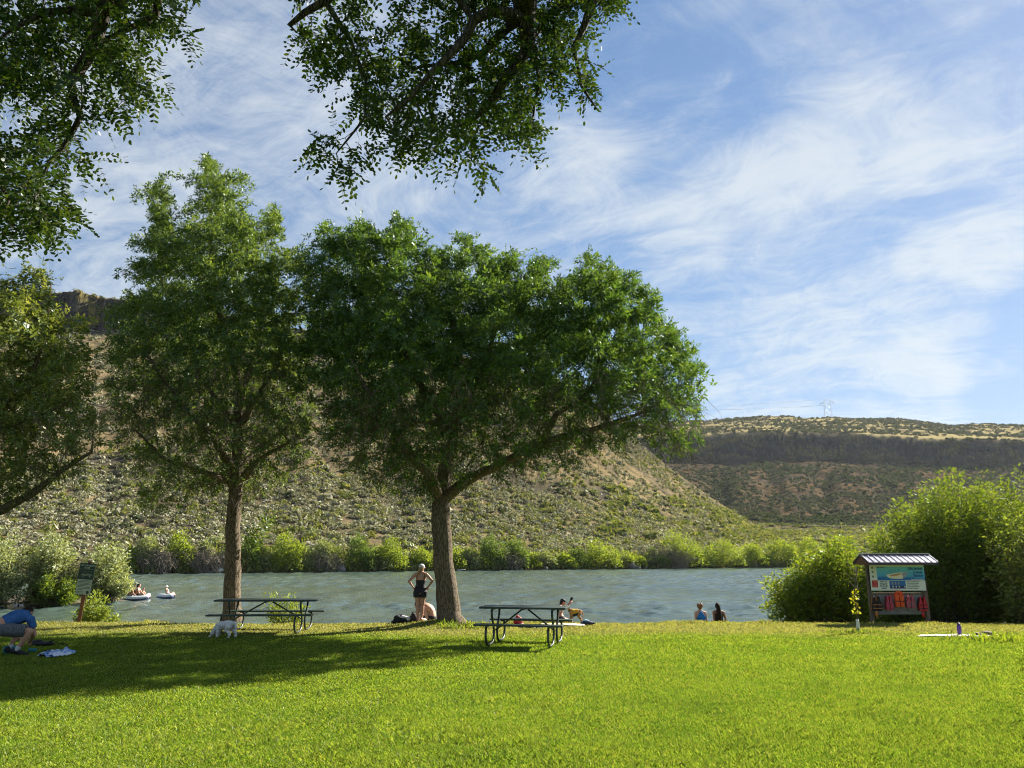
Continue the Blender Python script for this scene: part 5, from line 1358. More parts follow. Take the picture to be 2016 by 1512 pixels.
# ------------------------------------------------------------------ things lying on the grass
def cloth(name, label, cat, corners, mat, rng, amp=.02, n=26, thick=.012, sc=5.0, group=None):
    c = [np.array(q, float) for q in corners]; base = sum(c) / 4
    base[2] = float(lawn_z(base[0], base[1]))
    s, t = np.meshgrid(np.linspace(0, 1, n), np.linspace(0, 1, n))
    q = (1 - s)[..., None] * (1 - t)[..., None] * c[0] + s[..., None] * (1 - t)[..., None] * c[1] + s[..., None] * t[..., None] * c[2] + (1 - s)[..., None] * t[..., None] * c[3]
    o = rng.uniform(0, 40)
    ed = fbm(s * 4 + o, t * 4, 3)[..., None]; q[..., 0] += .05 * ed[..., 0]; q[..., 1] += .05 * fbm(s * 4 + o + 9, t * 4, 3)
    q[..., 2] = lawn_z(q[..., 0], q[..., 1]) + .022 + np.abs(fbm(q[..., 0] * sc + o, q[..., 1] * sc, 4)) * amp * 2.4
    top = (q - base).reshape(-1, 3); bot = top - [0, 0, thick]; f = grid_faces(n, n); N_ = n * n
    rim = []
    b_ = list(range(n)) + [i * n + n - 1 for i in range(1, n)] + [N_ - 1 - i for i in range(1, n)] + [(n - 1 - i) * n for i in range(1, n - 1)]
    for i in range(len(b_)): a_, d_ = b_[i], b_[(i + 1) % len(b_)]; rim.append([d_, a_, a_ + N_, d_ + N_])
    me = np_mesh(name, np.concatenate([top, bot]), [f, f[:, ::-1] + N_, np.array(rim)], True)
    o_ = link(name, me, mat, None, base); return setp(o_, label, cat, group)
rng = np.random.default_rng(15)
def m_stripes(name, cols, scale, rot=0.0, rough=.9):
    k = NT(name); c = k.mapping(k.coord(), (1, 1, 1), (0, 0, rot)); s_ = k.n('ShaderNodeSeparateXYZ'); k.l(c, s_.inputs[0])
    w_ = k.math('FRACT', k.math('ADD', k.math('MULTIPLY', s_.outputs[0], scale), k.math('MULTIPLY', k.noise(6, 3, .5, c), .5)))
    n = len(cols); k.surf(k.bsdf(k.ramp(w_, [(i / n, x) for i, x in enumerate(cols)], 'CONSTANT'), rough, 0, k.bump(k.noise(60, 3, .6, c), .4, .004), .2)); return k.mat
cloth('towel', 'crumpled blue and white towel on the shaded grass', 'towel', [G(72, 1294), G(102, 1297), G(149, 1288), G(106, 1281)], m_stripes('blue_white_towel', [(.55, .60, .68), (.62, .66, .72), (.06, .14, .36), (.55, .6, .68), (.2, .33, .58)], 3.0, .4), rng, .055, 30)
cloth('beach_blanket', 'long pale beach blanket on the sunny grass under the purple bottle', 'blanket', [G(1806, 1254), G(1952, 1255), G(1968, 1251.3), G(1812, 1250.8)], m_stripes('pale_blanket', [(.46, .41, .30), (.50, .46, .36), (.40, .46, .46)], 1.2, .1), rng, .010)
cloth('beach_towel', 'patterned white towel lying behind the round legged picnic table', 'towel', [G(1022, 1236), G(1068, 1237), G(1072, 1233.5), G(1026, 1232.5)], m_stripes('pattern_towel', [(.6, .6, .6), (.04, .05, .09), (.5, .5, .52), (.12, .14, .22)], 7, .2), rng, .02)
cloth('beach_towel', 'pale towel under the woman and the vested dog', 'towel', [G(1062, 1231), G(1150, 1233), G(1152, 1229.5), G(1066, 1228.5)], m_stripes('cream_towel', [(.58, .53, .44), (.62, .58, .5)], 2), rng, .015)

# purple bottle
p = G(1890, 1251.5); root = thing('water_bottle', 'purple water bottle standing on the pale beach blanket', 'bottle', (p[0], p[1], float(lawn_z(p[0], p[1])) + .03))
b = MB(); b.lathe([(.040, 0), (.046, .006), (.046, .165), (.043, .185), (.034, .20)], seg=20); b.build('bottle_body', m_plain('purple_metal', (.10, .045, .33), .35, .3, var=.1), root, True)
b = MB(); b.lathe([(.036, .20), (.036, .235), (.030, .245)], seg=18); b.tube([(.028, 0, .24), (.022, 0, .262), (-.022, 0, .262), (-.028, 0, .24)], .007, 8); b.build('cap', m_plain('dark_purple_cap', (.03, .018, .09), .4), root, True)

def lump(name, label, cat, loc, parts, group=None, z=None):
    """parts: (part name, material, list of (centre, radii, rot)) grown into soft bags"""
    root = thing(name, label, cat, (loc[0], loc[1], float(lawn_z(loc[0], loc[1])) if z is None else z), 0, group)
    for (pn, mat, ells, tubes, vox) in parts:
        m = MB()
        for (c, r, rot) in ells: m.ell(c, r, rot, 16)
        for (pts, rad) in tubes: m.tube(pts, rad, 8)
        link(pn, remeshed(m, pn, vox, 2, (.012, 14)), mat, root)
    return root
lump('folded_clothes', 'dark folded clothes lying on the beach blanket', 'clothes', G(1936, 1252.5), [('cloth_heap', m_plain('dark_brown_cloth', (.07, .035, .03), .85, var=.5, scale=9), [((-.12, 0, .045), (.12, .10, .035), (0, .1, .2)), ((.05, 0, .06), (.16, .11, .05), (0, -.1, -.1)), ((.17, .02, .045), (.09, .08, .04), None)], [], .016),
      ('pale_hem', m_plain('pale_hem_cloth', (.5, .42, .36), .85), [((-.05, -.06, .055), (.12, .035, .018), (0, -.25, .1)), ((.17, -.06, .05), (.03, .03, .04), None)], [], .012)])
lump('phone_case', 'small dark phone lying on the beach blanket beside the bottle', 'phone', G(1905, 1253), [('case', M_BLACK, [((0, 0, .035), (.04, .03, .012), None)], [], .008)])
lump('backpack', 'black and white backpack lying on its side left of the standing woman', 'backpack', G(792, 1229.5), [
    ('pack_body', M_BLACK, [((0, .02, .12), (.25, .15, .12), (0, .18, 0)), ((-.18, 0, .06), (.10, .11, .06), None), ((.14, 0, .09), (.13, .12, .10), None)], [], .018),
    ('front_pocket', m_plain('white_pack_fabric', (.50, .50, .50), .7, var=.35, scale=12), [((.03, -.08, .19), (.16, .06, .035), (.2, .12, 0)), ((.17, -.08, .14), (.06, .05, .07), (0, .5, 0))], [], .014),
    ('strap', M_BLACK, [], [([(-.30, -.03, .05), (-.20, -.08, .10), (-.08, -.1, .2), (.0, -.08, .25)], .016), ([(.22, -.05, .12), (.30, -.08, .06), (.33, -.05, .015)], .012)], .010)])
lump('duffel_bag', 'dark round bag by the feet of the standing woman', 'bag', G(815, 1229.5), [('bag_body', m_plain('dark_brown_bag', (.035, .025, .022), .8, var=.4), [((0, 0, .13), (.12, .11, .13), None), ((.05, -.03, .09), (.10, .1, .09), None)], [], .018), ('handle', M_BLACK, [], [([(-.07, -.03, .22), (-.03, -.05, .29), (.04, -.05, .29), (.07, -.03, .22)], .011)], .009)])
lump('sunglasses_case', 'white crumpled cloth between the standing woman and kneeling man', 'cloth', G(832, 1229), [('cloth_heap', m_plain('white_cloth', (.6, .6, .58), .85, var=.15), [((0, 0, .06), (.12, .08, .045), None), ((-.06, 0, .09), (.05, .05, .06), None)], [], .014)])
lump('shoulder_bag', 'flat black bag with a long strap lying in the tree shade', 'bag', G(84, 1271), [('bag_body', M_BLACK, [((0, 0, .04), (.26, .13, .04), None), ((-.12, .02, .07), (.13, .10, .045), None)], [], .018), ('strap', M_BLACK, [], [([(.1, -.05, .06), (.22, -.02, .10), (.30, 0, .05), (.42, .02, .03), (.52, .02, .02)], .014)], .010)])
lump('swim_bag', 'dark blue bag lying at the lawn edge beside the vested dog', 'bag', G(1156, 1230.2), [('bag_body', m_plain('navy_fabric', (.02, .028, .055), .8, var=.4), [((0, 0, .06), (.19, .12, .06), None), ((.1, 0, .06), (.12, .08, .04), None)], [], .016), ('cloth_fold', m_plain('light_blue_cloth', (.30, .48, .62), .8), [((-.02, -.02, .115), (.08, .06, .03), None)], [], .012)])
lump('red_bag', 'red bag with a pink towel slumped behind the round legged table', 'bag', G(1020, 1232), [('bag_body', m_rd, [((0, 0, .10), (.13, .11, .10), None), ((-.01, 0, .2), (.06, .06, .07), None)], [], .016), ('towel_fold', m_plain('pink_cloth', (.55, .22, .2), .85), [((.07, -.05, .16), (.05, .05, .10), (0, -.6, 0)), ((.08, -.08, .04), (.09, .06, .035), None)], [], .014)])

# ------------------------------------------------------------------ transmission line on the mesa
M_STEEL = m_plain('galvanised_steel', (.36, .37, .38), .5, .4, var=.1, scale=.4)
def tower(label, u, vb, vt, Y):
    b0 = P(u, vb, Y); t0 = P(u, vt, Y); H = t0[2] - b0[2] + 3; root = thing('transmission_tower', label, 'pylon', (b0[0], Y, b0[2] - 3), math.radians(-25), 'power pylons on the plateau')
    s = H / 27.0; m = MB(); w = .20 * s
    for x in (-1, 1):
        m.tube([(x * 4.4 * s, 0, 0), (x * 3.4 * s, 0, 22 * s), (x * 2.6 * s, 0, 27 * s)], [w * 1.1, w, w * .7], 6)
    m.build('tower_legs', M_STEEL, root)
    m = MB()
    for (z0, z1) in ((1, 8), (8, 15), (15, 22)):
        a = (4.4 - z0 / 22) * s; c = (4.4 - z1 / 22) * s
        m.tube([(-a, 0, z0 * s), (c, 0, z1 * s)], w * .6, 5); m.tube([(a, 0, z0 * s), (-c, 0, z1 * s)], w * .6, 5)
    m.build('cross_bracing', M_STEEL, root)
    m = MB(); m.tube([(-8 * s, 0, 22 * s), (8 * s, 0, 22 * s)], w * .9, 6); m.tube([(-8 * s, 0, 22 * s), (-3.2 * s, 0, 25 * s), (3.2 * s, 0, 25 * s), (8 * s, 0, 22 * s)], w * .7, 6); m.build('crossarm', M_STEEL, root)
    for x in (-7.6, 0, 7.6): q = MB(); q.tube([(x * s, 0, 22 * s), (x * s, 0, 19.2 * s)], w * .7, 6); q.build('insulator', M_STEEL, root)
    return [Vector(root.location) + Euler((0, 0, math.radians(-25))).to_matrix() @ Vector((x * s, 0, 19.2 * s)) for x in (-7.6, 0, 7.6)] + [Vector(root.location) + Euler((0, 0, math.radians(-25))).to_matrix() @ Vector((x * 2.6 * s, 0, 27 * s)) for x in (-1, 1)]
tops = tower('lattice power pylon standing on the crest of the far mesa', 1631, 824, 786, 1150)
mw = m_plain('wire', (.10, .10, .11), .5)
for q, tp in enumerate(tops):
    for (uu, vv_, Yq, sg, side) in ((700, 778 + q * 3, 1500, 18, 'left'), (2350, 825 + q * 3, 1250, 22, 'right')):
        e = P(uu, vv_, Yq); pts = []
        for i in range(25):
            t = i / 24; pts.append(np.array(tp) * (1 - t) + e * t - np.array([0, 0, sg * 4 * t * (1 - t)]))
        o = MB().tube(pts, .05, 4, caps=False).build('power_line', mw); setp(o, 'thin power line sagging away to the %s of the pylon' % side, 'power line', 'power lines %s of the pylon' % side)
# ------------------------------------------------------------------ people
def m_skin(name, col):
    k = NT(name); c = k.coord(); f = k.noise(9, 4, .6, c)
    cc = k.ramp(f, [(.3, tuple(x * .86 for x in col)), (.7, tuple(min(1, x * 1.1) for x in col))])
    k.surf(k.bsdf(cc, .52, 0, k.bump(k.noise(60, 3, .5, c), .08, .002), .4)); return k.mat
SKIN1 = m_skin('skin_tan', (.46, .245, .155)); SKIN2 = m_skin('skin_fair', (.54, .31, .22)); SKIN3 = m_skin('skin_brown', (.25, .125, .075))
HAIR_BL = m_plain('blond_hair', (.36, .22, .10), .6, var=.4, scale=40); HAIR_BR = m_plain('dark_brown_hair', (.022, .014, .010), .75, var=.4, scale=40, spec=.12); HAIR_LB = m_plain('reddish_hair', (.20, .09, .04), .55, var=.4, scale=40)
EYE = m_plain('eye', (.05, .035, .03), .2)
def nv(a): a = np.array(a, float); return a / (np.linalg.norm(a) + 1e-9)
TF = [(-.14, .135, .105), (0, .170, .118), (.15, .160, .108), (.35, .122, .09), (.6, .145, .105), (.8, .160, .092), (.93, .105, .07), (1, .055, .055)]
TM = [(-.14, .130, .105), (0, .158, .118), (.15, .152, .112), (.35, .142, .104), (.6, .168, .12), (.8, .182, .108), (.93, .12, .08), (1, .06, .06)]
class Body:
    def __init__(s, J, male, scale=1.0):
        s.J = {k_: np.array(v, float) for k_, v in J.items()}; s.T = TM if male else TF; s.male = male; s.sc = scale
    def spine(s, t):
        a, c, n = s.J['pel'], s.J['chest'], s.J['neck']
        # quadratic through pelvis (0), chest (.6), neck (1)
        l0 = (t - .6) * (t - 1) / .6; l1 = t * (t - 1) / (.6 * -.4); l2 = t * (t - .6) / .4
        return a * l0 + c * l1 + n * l2
    def ring(s, t, inf=0):
        ts = [q[0] for q in s.T]; w = np.interp(t, ts, [q[1] for q in s.T]) * s.sc + inf; d = np.interp(t, ts, [q[2] for q in s.T]) * s.sc + inf
        tan = nv(s.spine(t + .02) - s.spine(t - .02)); hip = nv(s.J['hR'] - s.J['hL']); sh = nv(s.J['sR'] - s.J['sL'])
        x = nv(hip * (1 - np.clip(t, 0, 1)) + sh * np.clip(t, 0, 1)); x = nv(x - tan * (x @ tan)); y = np.cross(tan, x)
        return s.spine(t), x, y, w, d
    def torso(s, mb, t0, t1, inf=0, seg=20, n=14):
        vs = []; fs = []
        for i in range(n + 1):
            c, x, y, w, d = s.ring(t0 + (t1 - t0) * i / n, inf)
            for k_ in range(seg):
                a = 2 * PI * k_ / seg; vs.append(c + x * w * math.cos(a) + y * d * math.sin(a))
        for i in range(n):
            for k_ in range(seg): k2 = (k_ + 1) % seg; fs.append((i * seg + k_, i * seg + k2, (i + 1) * seg + k2, (i + 1) * seg + k_))
        fs.append(tuple(range(seg))[::-1]); fs.append(tuple(n * seg + k_ for k_ in range(seg))); mb.add(vs, fs)
    def limb(s, mb, a, b, r0, r1, bulge=0, f0=0, f1=1, inf=0, flat_end=False, bt=.35):
        A = s.J[a]; B = s.J[b]; n = 8; pts = []; rr = []
        for i in range(n + 1):
            t = f0 + (f1 - f0) * i / n; pts.append(A + (B - A) * t); rr.append((r0 + (r1 - r0) * t + bulge * math.exp(-((t - bt) / .22) ** 2)) * s.sc + inf)
        if not flat_end:
            d = nv(B - A); pts = [pts[0] - d * rr[0] * .75] + pts + [pts[-1] + d * rr[-1] * .75]; rr = [rr[0] * .6] + rr + [rr[-1] * .6]
        mb.tube(pts, rr, 14)
    def hand(s, mb, w, e, side, curl=.5, pn=None):
        W = s.J[w]; d = nv(W - s.J[e]); k_ = s.sc
        n = nv(pn if pn is not None else np.cross(d, [0, 0, 1.0]) + np.array([0, 0, -.2])); n = nv(n - d * (n @ d)); x = np.cross(n, d)
        R = Matrix((x, n, d)).transposed()
        mb.ell(W + d * .048 * k_, (.040 * k_, .019 * k_, .056 * k_), R, 12)
        for i, L in enumerate((.066, .076, .071, .056)):
            b = W + d * .088 * k_ + x * (-.030 + .020 * i) * k_; d1 = nv(d + n * curl * .6 + x * (-.09 + .06 * i)); m = b + d1 * L * .55 * k_; d2 = nv(d + n * curl * 1.8)
            mb.cone(b - d * .02 * k_, m, .0092 * k_, .0085 * k_, 8); mb.cone(m, m + d2 * L * .5 * k_, .0085 * k_, .0072 * k_, 8)
        b = W + d * .03 * k_ + x * (-.036) * side * k_; d1 = nv(d * .7 - x * side * .8 + n * .4); m = b + d1 * .038 * k_
        mb.cone(b, m, .012 * k_, .0105 * k_, 8); mb.cone(m, m + nv(d - x * side * .15 + n * .4) * .03 * k_, .0105 * k_, .0085 * k_, 8)
    def head_axes(s):
        f = nv(s.J['face']); u = nv(s.J['head'] - s.J['neck']) * .5 + np.array([0, 0, .5]) if 'hup' not in s.J else s.J['hup']
        u = nv(u - f * (u @ f)); x = np.cross(f, u); return x, f, u
    def body(s, mb):
        J = s.J; k_ = s.sc; x, f, u = s.head_axes(); R = Matrix((x, f, u)).transposed(); H = J['head']
        s.torso(mb, -.14, 1.0)
        mb.cone(J['neck'] - (J['head'] - J['neck']) * .2, J['head'] - u * .05 * k_, .056 * k_, .050 * k_, 14)
        mb.ell(H + u * .012 * k_, (.074 * k_, .094 * k_, .105 * k_), R, 18); mb.ell(H + f * .028 * k_ - u * .055 * k_, (.056 * k_, .062 * k_, .060 * k_), R, 14)
        mb.cone(H + f * .088 * k_ + u * .005 * k_, H + f * .108 * k_ - u * .022 * k_, .010 * k_, .014 * k_, 8)      # nose
        mb.ell(H + f * .082 * k_ + u * .026 * k_, (.05 * k_, .014 * k_, .011 * k_), R, 10); mb.ell(H + f * .086 * k_ - u * .056 * k_, (.024 * k_, .010 * k_, .010 * k_), R, 8)
        for e in (-1, 1): mb.ell(H + x * e * .075 * k_ - f * .006 * k_, (.010 * k_, .022 * k_, .032 * k_), R, 8)
        for q in 'LR':
            sd_ = -1 if q == 'L' else 1
            tr = J['neck'] * .55 + J['s' + q] * .45; mb.cone(s.spine(.86), J['s' + q], .075 * k_, (.060 if s.male else .050) * k_, 12); mb.cone(J['neck'], J['s' + q], .045 * k_, .045 * k_, 12)
            s.limb(mb, 's' + q, 'e' + q, .054 if s.male else .044, .040 if s.male else .034, .006); s.limb(mb, 'e' + q, 'w' + q, .041 if s.male else .034, .027 if s.male else .023, .007, bt=.2)
            s.hand(mb, 'w' + q, 'e' + q, sd_, pn=J.get('pn' + q))
            mb.cone(s.spine(.0), J['h' + q], .10 * k_, .088 * k_, 14)
            s.limb(mb, 'h' + q, 'k' + q, .090 if not s.male else .088, .055, .006, bt=.25); s.limb(mb, 'k' + q, 'a' + q, .054, .034, .014, bt=.28)
            A = J['a' + q]; Tt = J['t' + q]; d = nv(Tt - A); mb.cone(A - d * .035 * k_, A + (Tt - A) * .6, .036 * k_, .034 * k_, 10); mb.cone(A + (Tt - A) * .5, Tt, .036 * k_, .024 * k_, 10)
            sx = nv(np.cross(d, [0, 0, 1.0]))
            for i in range(5): mb.cone(Tt + sx * (.026 - .013 * i) * k_ - d * .01, Tt + sx * (.026 - .013 * i) * k_ + d * (.028 - .004 * abs(i)) * k_, .009 * k_, .007 * k_, 6)
    def eyes(s, root):
        x, f, u = s.head_axes(); b = MB()
        for e in (-1, 1): b.ell(s.J['head'] + f * .084 * s.sc + x * e * .030 * s.sc + u * .008 * s.sc, (.011 * s.sc, .008 * s.sc, .008 * s.sc), None, 8)
        b.build('eyes', EYE, root)
    def hair_cap(s, mb, back=.03, low=.02, r=(.082, .100, .108)):
        x, f, u = s.head_axes(); k_ = s.sc; R = Matrix((x, f, u)).transposed(); H = s.J['head']
        mb.ell(H - f * back * .6 * k_ + u * .028 * k_, tuple(q * k_ for q in r), R, 18); mb.ell(H - f * (.03 + back) * k_ - u * low * k_, (.072 * k_, .062 * k_, .085 * k_), R, 14)

def person(label, base, J, male, skin, sc=1.0, vox=.0075, group=None):
    root = thing('person', label, 'person', base, 0, group); B = Body(J, male, sc); mb = MB(); B.body(mb)
    link('body', remeshed(mb, 'body', vox, 3), skin, root); B.eyes(root); return root, B
def cl(root, name, mat, fn, vox=.009, sm_=2, noise=(.006, 9)):
    mb = MB(); fn(mb); return link(name, remeshed(mb, name, vox, sm_, noise), mat, root)

# standing woman, hands on hips, seen from behind
b = G(826, 1231); b[2] = float(lawn_z(b[0], b[1]))
J = dict(pel=(0, 0, .84), chest=(.0, .02, 1.17), neck=(.005, .015, 1.375), head=(.015, .045, 1.49), face=(.35, .95, -.12), sL=(-.16, .01, 1.315), sR=(.165, .01, 1.315), eL=(-.335, -.05, 1.13), eR=(.345, -.05, 1.14), wL=(-.21, .03, .955), wR=(.215, .03, .965),
         hL=(-.085, 0, .82), hR=(.085, 0, .82), kL=(-.068, .02, .44), kR=(.062, .02, .44), aL=(-.055, -.02, .075), aR=(.05, -.02, .075), tL=(-.075, .13, .03), tR=(.075, .13, .03), pnL=(.4, 1, 0), pnR=(-.4, 1, 0))
r_, B = person('woman in white cap and black shorts standing with hands on hips', b, J, False, SKIN1); r_.scale = (.93, .93, .93)
M_BLK = m_plain('black_cloth', (.012, .012, .015), .75, var=.4, scale=18)
cl(r_, 'top', M_BLK, lambda m: B.torso(m, .10, .58, .010))
def straps(m):
    for s in (-1, 1):
        c, x, y, w_, d = B.ring(.56); p0 = c + x * s * w_ * .72 - y * d * .75 * (1 if (y @ np.array([0, 1, 0])) > 0 else -1); m.tube([p0, B.spine(.80) + x * s * .105 + np.array([0, -.095, 0]), B.spine(.90) + x * s * .10 + np.array([0, -.03, .035]), B.spine(.80) + x * s * .10 + np.array([0, .10, -.01])], .009, 8)
cl(r_, 'straps', M_BLK, straps, .006, 1, None)
cl(r_, 'shorts', M_BLK, lambda m: (B.torso(m, -.10, .20, .018), B.limb(m, 'hL', 'kL', .105, .10, 0, -.1, .36, .018, True), B.limb(m, 'hR', 'kR', .105, .10, 0, -.1, .36, .018, True)))
def pony(m):
    x, f, u = B.head_axes(); H = B.J['head']; m.ell(H - f * .03 - u * .012, (.078, .078, .085), Matrix((x, f, u)).transposed(), 16)
    p = H - f * .09 - u * .03; m.tube([p, p - f * .04 - u * .05 - x * .025, p - f * .02 - u * .13 - x * .045, p + f * .01 - u * .21 - x * .05], [.03, .034, .028, .010], 10)
cl(r_, 'hair', HAIR_BL, pony, .008, 2, (.008, 40))
def cap(m):
    x, f, u = B.head_axes(); H = B.J['head']; R = Matrix((x, f, u)).transposed(); m.ell(H + u * .050 - f * .004, (.087, .103, .078), R, 18); m.ell(H + u * .040 + f * .125 - u * .012, (.068, .075, .010), R, 14)
cl(r_, 'cap', m_plain('white_cap', (.56, .56, .55), .8, var=.2, scale=14), cap, .007, 1, None)

# man kneeling beside her, back bare
b = np.array([P(838, 1229, 22.1)[0], 22.1, 0]); b[2] = float(lawn_z(b[0], b[1])) 
J = dict(pel=(.155, .05, .27), chest=(.10, .10, .54), neck=(-.10, .14, .66), head=(-.235, .16, .635), face=(-.75, .1, -.65), hup=(-.6, 0, .75), sL=(-.06, -.02, .585), sR=(-.02, .30, .60), eL=(.045, -.12, .33), eR=(-.12, .36, .36), wL=(-.10, -.13, .24), wR=(-.32, .22, .20),
         hL=(.13, -.04, .26), hR=(.13, .14, .26), kL=(-.13, -.12, .10), kR=(-.16, .24, .36), aL=(.19, -.10, .07), aR=(-.02, .22, .08), tL=(.27, -.10, .03), tR=(-.16, .22, .03), pnL=(0, .3, -1), pnR=(0, 0, -1))
r_, B = person('shirtless man kneeling with bowed bare back behind the standing woman', b, J, True, SKIN2)
cl(r_, 'shorts', m_plain('dark_pattern_shorts', (.03, .032, .04), .8, var=.9, scale=24), lambda m: (B.torso(m, -.14, .16, .014), B.limb(m, 'hL', 'kL', .098, .085, 0, -.05, .62, .014, True), B.limb(m, 'hR', 'kR', .098, .085, 0, -.05, .62, .014, True)))
cl(r_, 'hair', HAIR_BR, lambda m: B.hair_cap(m))
def shoe(B, q):
    def fn(m):
        A = B.J['a' + q]; T_ = B.J['t' + q]; m.cone(A - nv(T_ - A) * .03, T_ + nv(T_ - A) * .03, .050, .038, 12); m.cone(A + [0, 0, .03], A, .044, .048, 12)
    return fn
cl(r_, 'shoe', M_BLK, shoe(B, 'L'), .008, 1, None); cl(r_, 'shoe', M_BLK, shoe(B, 'R'), .008, 1, None)

# man bending over at the left edge
b = G(30, 1292); b[2] = float(lawn_z(b[0], b[1]))
J = dict(pel=(-.47, -.02, .50), chest=(-.20, .20, .665), neck=(-.10, .38, .70), head=(-.17, .49, .735), face=(.1, .8, -.6), hup=(0, .5, .86), sL=(-.36, .34, .65), sR=(.06, .22, .625), eL=(-.42, .50, .40), eR=(.12, .30, .36), wL=(-.30, .56, .24), wR=(-.02, .46, .24),
         hL=(-.54, .06, .48), hR=(-.40, -.06, .47), kL=(-.22, .40, .44), kR=(.205, .02, .445), aL=(-.30, .26, .08), aR=(-.01, .0, .085), tL=(-.16, .36, .03), tR=(.14, .06, .03), pnL=(0, 0, -1), pnR=(0, 0, -1))
r_, B = person('man in blue shirt and patterned shorts crouching bent over at the left edge', b, J, True, SKIN1)
k = NT('blue_shirt'); c = k.coord(); k.surf(k.bsdf(k.ramp(k.noise(7, 5, .6, c), [(.3, (.022, .075, .20)), (.7, (.05, .135, .32))]), .85, 0, k.bump(k.noise(14, 4, .6, c), .5, .02), .15)); M_BSH = k.mat
def shirt(m): B.torso(m, .27, .95, .020); [B.limb(m, 's' + q, 'e' + q, .064, .060, 0, -.15, .55, .012, True) for q in 'LR']; [m.cone(B.spine(.85), B.J['s' + q], .085, .070, 12) for q in 'LR']
cl(r_, 'shirt', M_BSH, shirt, .010, 3, (.012, 6))
k = NT('patterned_shorts'); c = k.mapping(k.coord(), (1, 1, 1), (.5, .3, .2)); wv = k.n('ShaderNodeTexWave', wave_type='BANDS'); wv.inputs['Scale'].default_value = 17; wv.inputs['Distortion'].default_value = 9; wv.inputs['Detail'].default_value = 3; k.l(c, wv.inputs['Vector'])
k.surf(k.bsdf(k.ramp(wv.outputs['Fac'], [(.3, (.025, .028, .035)), (.6, (.08, .088, .095)), (.85, (.17, .18, .19))]), .85)); M_PSH = k.mat
def shortsf(m): B.torso(m, -.16, .15, .022); [B.limb(m, 'h' + q, 'k' + q, .108, .104, 0, -.1, .88, .012, True) for q in 'LR']
cl(r_, 'shorts', M_PSH, shortsf, .010, 2, (.014, 8)); cl(r_, 'hair', HAIR_BR, lambda m: B.hair_cap(m))
for q in 'LR': cl(r_, 'shoe', M_BLK, shoe(B, q), .008, 1, None)
for q in 'LR': cl(r_, 'sock', m_plain('white_sock', (.5, .5, .48), .8, var=.1), lambda m: B.limb(m, 'k' + q, 'a' + q, .040, .044, 0, .74, .98, 0, True), .008, 1, None)
lump('teal_bag', 'teal rolled mat on the grass under the crouching man', 'mat', G(24, 1288), [('rolled_mat', m_plain('teal_foam', (.02, .22, .26), .7, var=.2), [], [([(-.16, 0, .085), (.10, .05, .085)], .075)], .012)])
lump('teal_bottle', 'small teal bottle lying by the shoe of the crouching man', 'bottle', G(56, 1285), [('bottle_body', m_plain('teal_plastic', (.02, .20, .22), .4), [], [([(0, 0, .05), (.09, .03, .05), (.12, .04, .05)], .036)], .008)])

# two women sitting on the bank
def sitter(label, u, v_, Y, skin, sc=1.0, lean=(0, 0), armR=None, armL=None, headturn=(0, 1, 0), group=None):
    z = float(lawn_z(P(u, v_, Y)[0], Y)); b = (P(u, v_, Y)[0], Y, z)
    J = dict(pel=(0, 0, .10), chest=(lean[0] * .6, lean[1] * .6, .42), neck=(lean[0], lean[1] + .02, .61), head=(lean[0] * 1.1, lean[1] + .05, .735), face=headturn, sL=(lean[0] - .165, lean[1], .545), sR=(lean[0] + .165, lean[1], .545), eL=(lean[0] - .21, lean[1] + .02, .27), eR=(lean[0] + .21, lean[1] + .02, .27), wL=(-.20, .22, .12), wR=(.20, .22, .12),
             hL=(-.085, .03, .09), hR=(.085, .03, .09), kL=(-.12, .42, .20), kR=(.12, .42, .20), aL=(-.10, .74, -.18), aR=(.10, .74, -.18), tL=(-.11, .88, -.22), tR=(.11, .88, -.22), pnL=(0, 0, -1), pnR=(0, 0, -1))
    if armL: J['eL'], J['wL'] = armL
    if armR: J['eR'], J['wR'] = armR
    if sc != 1: J = {k_: (tuple(x * sc for x in v) if k_ not in ('face', 'pnL', 'pnR') else v) for k_, v in J.items()}
    return person(label, b, J, False, skin, sc, .0075, group)
r_, B = sitter('fair haired woman in a bright blue halter top sitting on the bank edge', 1381, 1229, 22.9, SKIN2, .83, (-.015, 0), armL=((-.20, -.02, .29), (-.26, -.05, .06)))
M_BLT = m_plain('bright_blue_cloth', (.012, .16, .48), .7, var=.25, scale=10)
def halter(m):
    B.torso(m, -.12, .55, .012); p = B.spine(.50); m.prism([p + np.array([-.15, -.085, 0]), p + np.array([.15, -.085, 0]), B.spine(.95) + np.array([.028, -.075, .0]), B.spine(.95) + np.array([-.028, -.075, .0])], (0, -.022, 0), (0, .015, 0)); m.tube([B.spine(.93) + [0, -.07, 0], B.spine(1.0) + [.04, -.05, .02], B.spine(1.02) + [.05, .03, .0]], .014, 8)
cl(r_, 'halter_top', M_BLT, halter)
def curly(m):
    B.hair_cap(m, .02, .0, (.088, .102, .098)); x, f, u = B.head_axes(); H = B.J['head']
    for q in range(26): d = nv(np.random.default_rng(q).normal(0, 1, 3)); d[2] = abs(d[2]) * .9 + .05; m.ell(H + np.array([0, -.02, .02]) + d * .088, (.028, .028, .028), None, 8)
cl(r_, 'hair', HAIR_LB, curly, .008, 1, (.010, 30))
r_, B = sitter('woman with long dark hair and a black top sitting on the bank edge', 1416, 1229, 22.9, SKIN3, .83, (-.005, 0), armL=((-.17, -.03, .27), (-.34, -.06, .08)), armR=((.24, .0, .30), (.20, .2, .16)))
cl(r_, 'top', M_BLK, lambda m: B.torso(m, -.12, .78, .012))
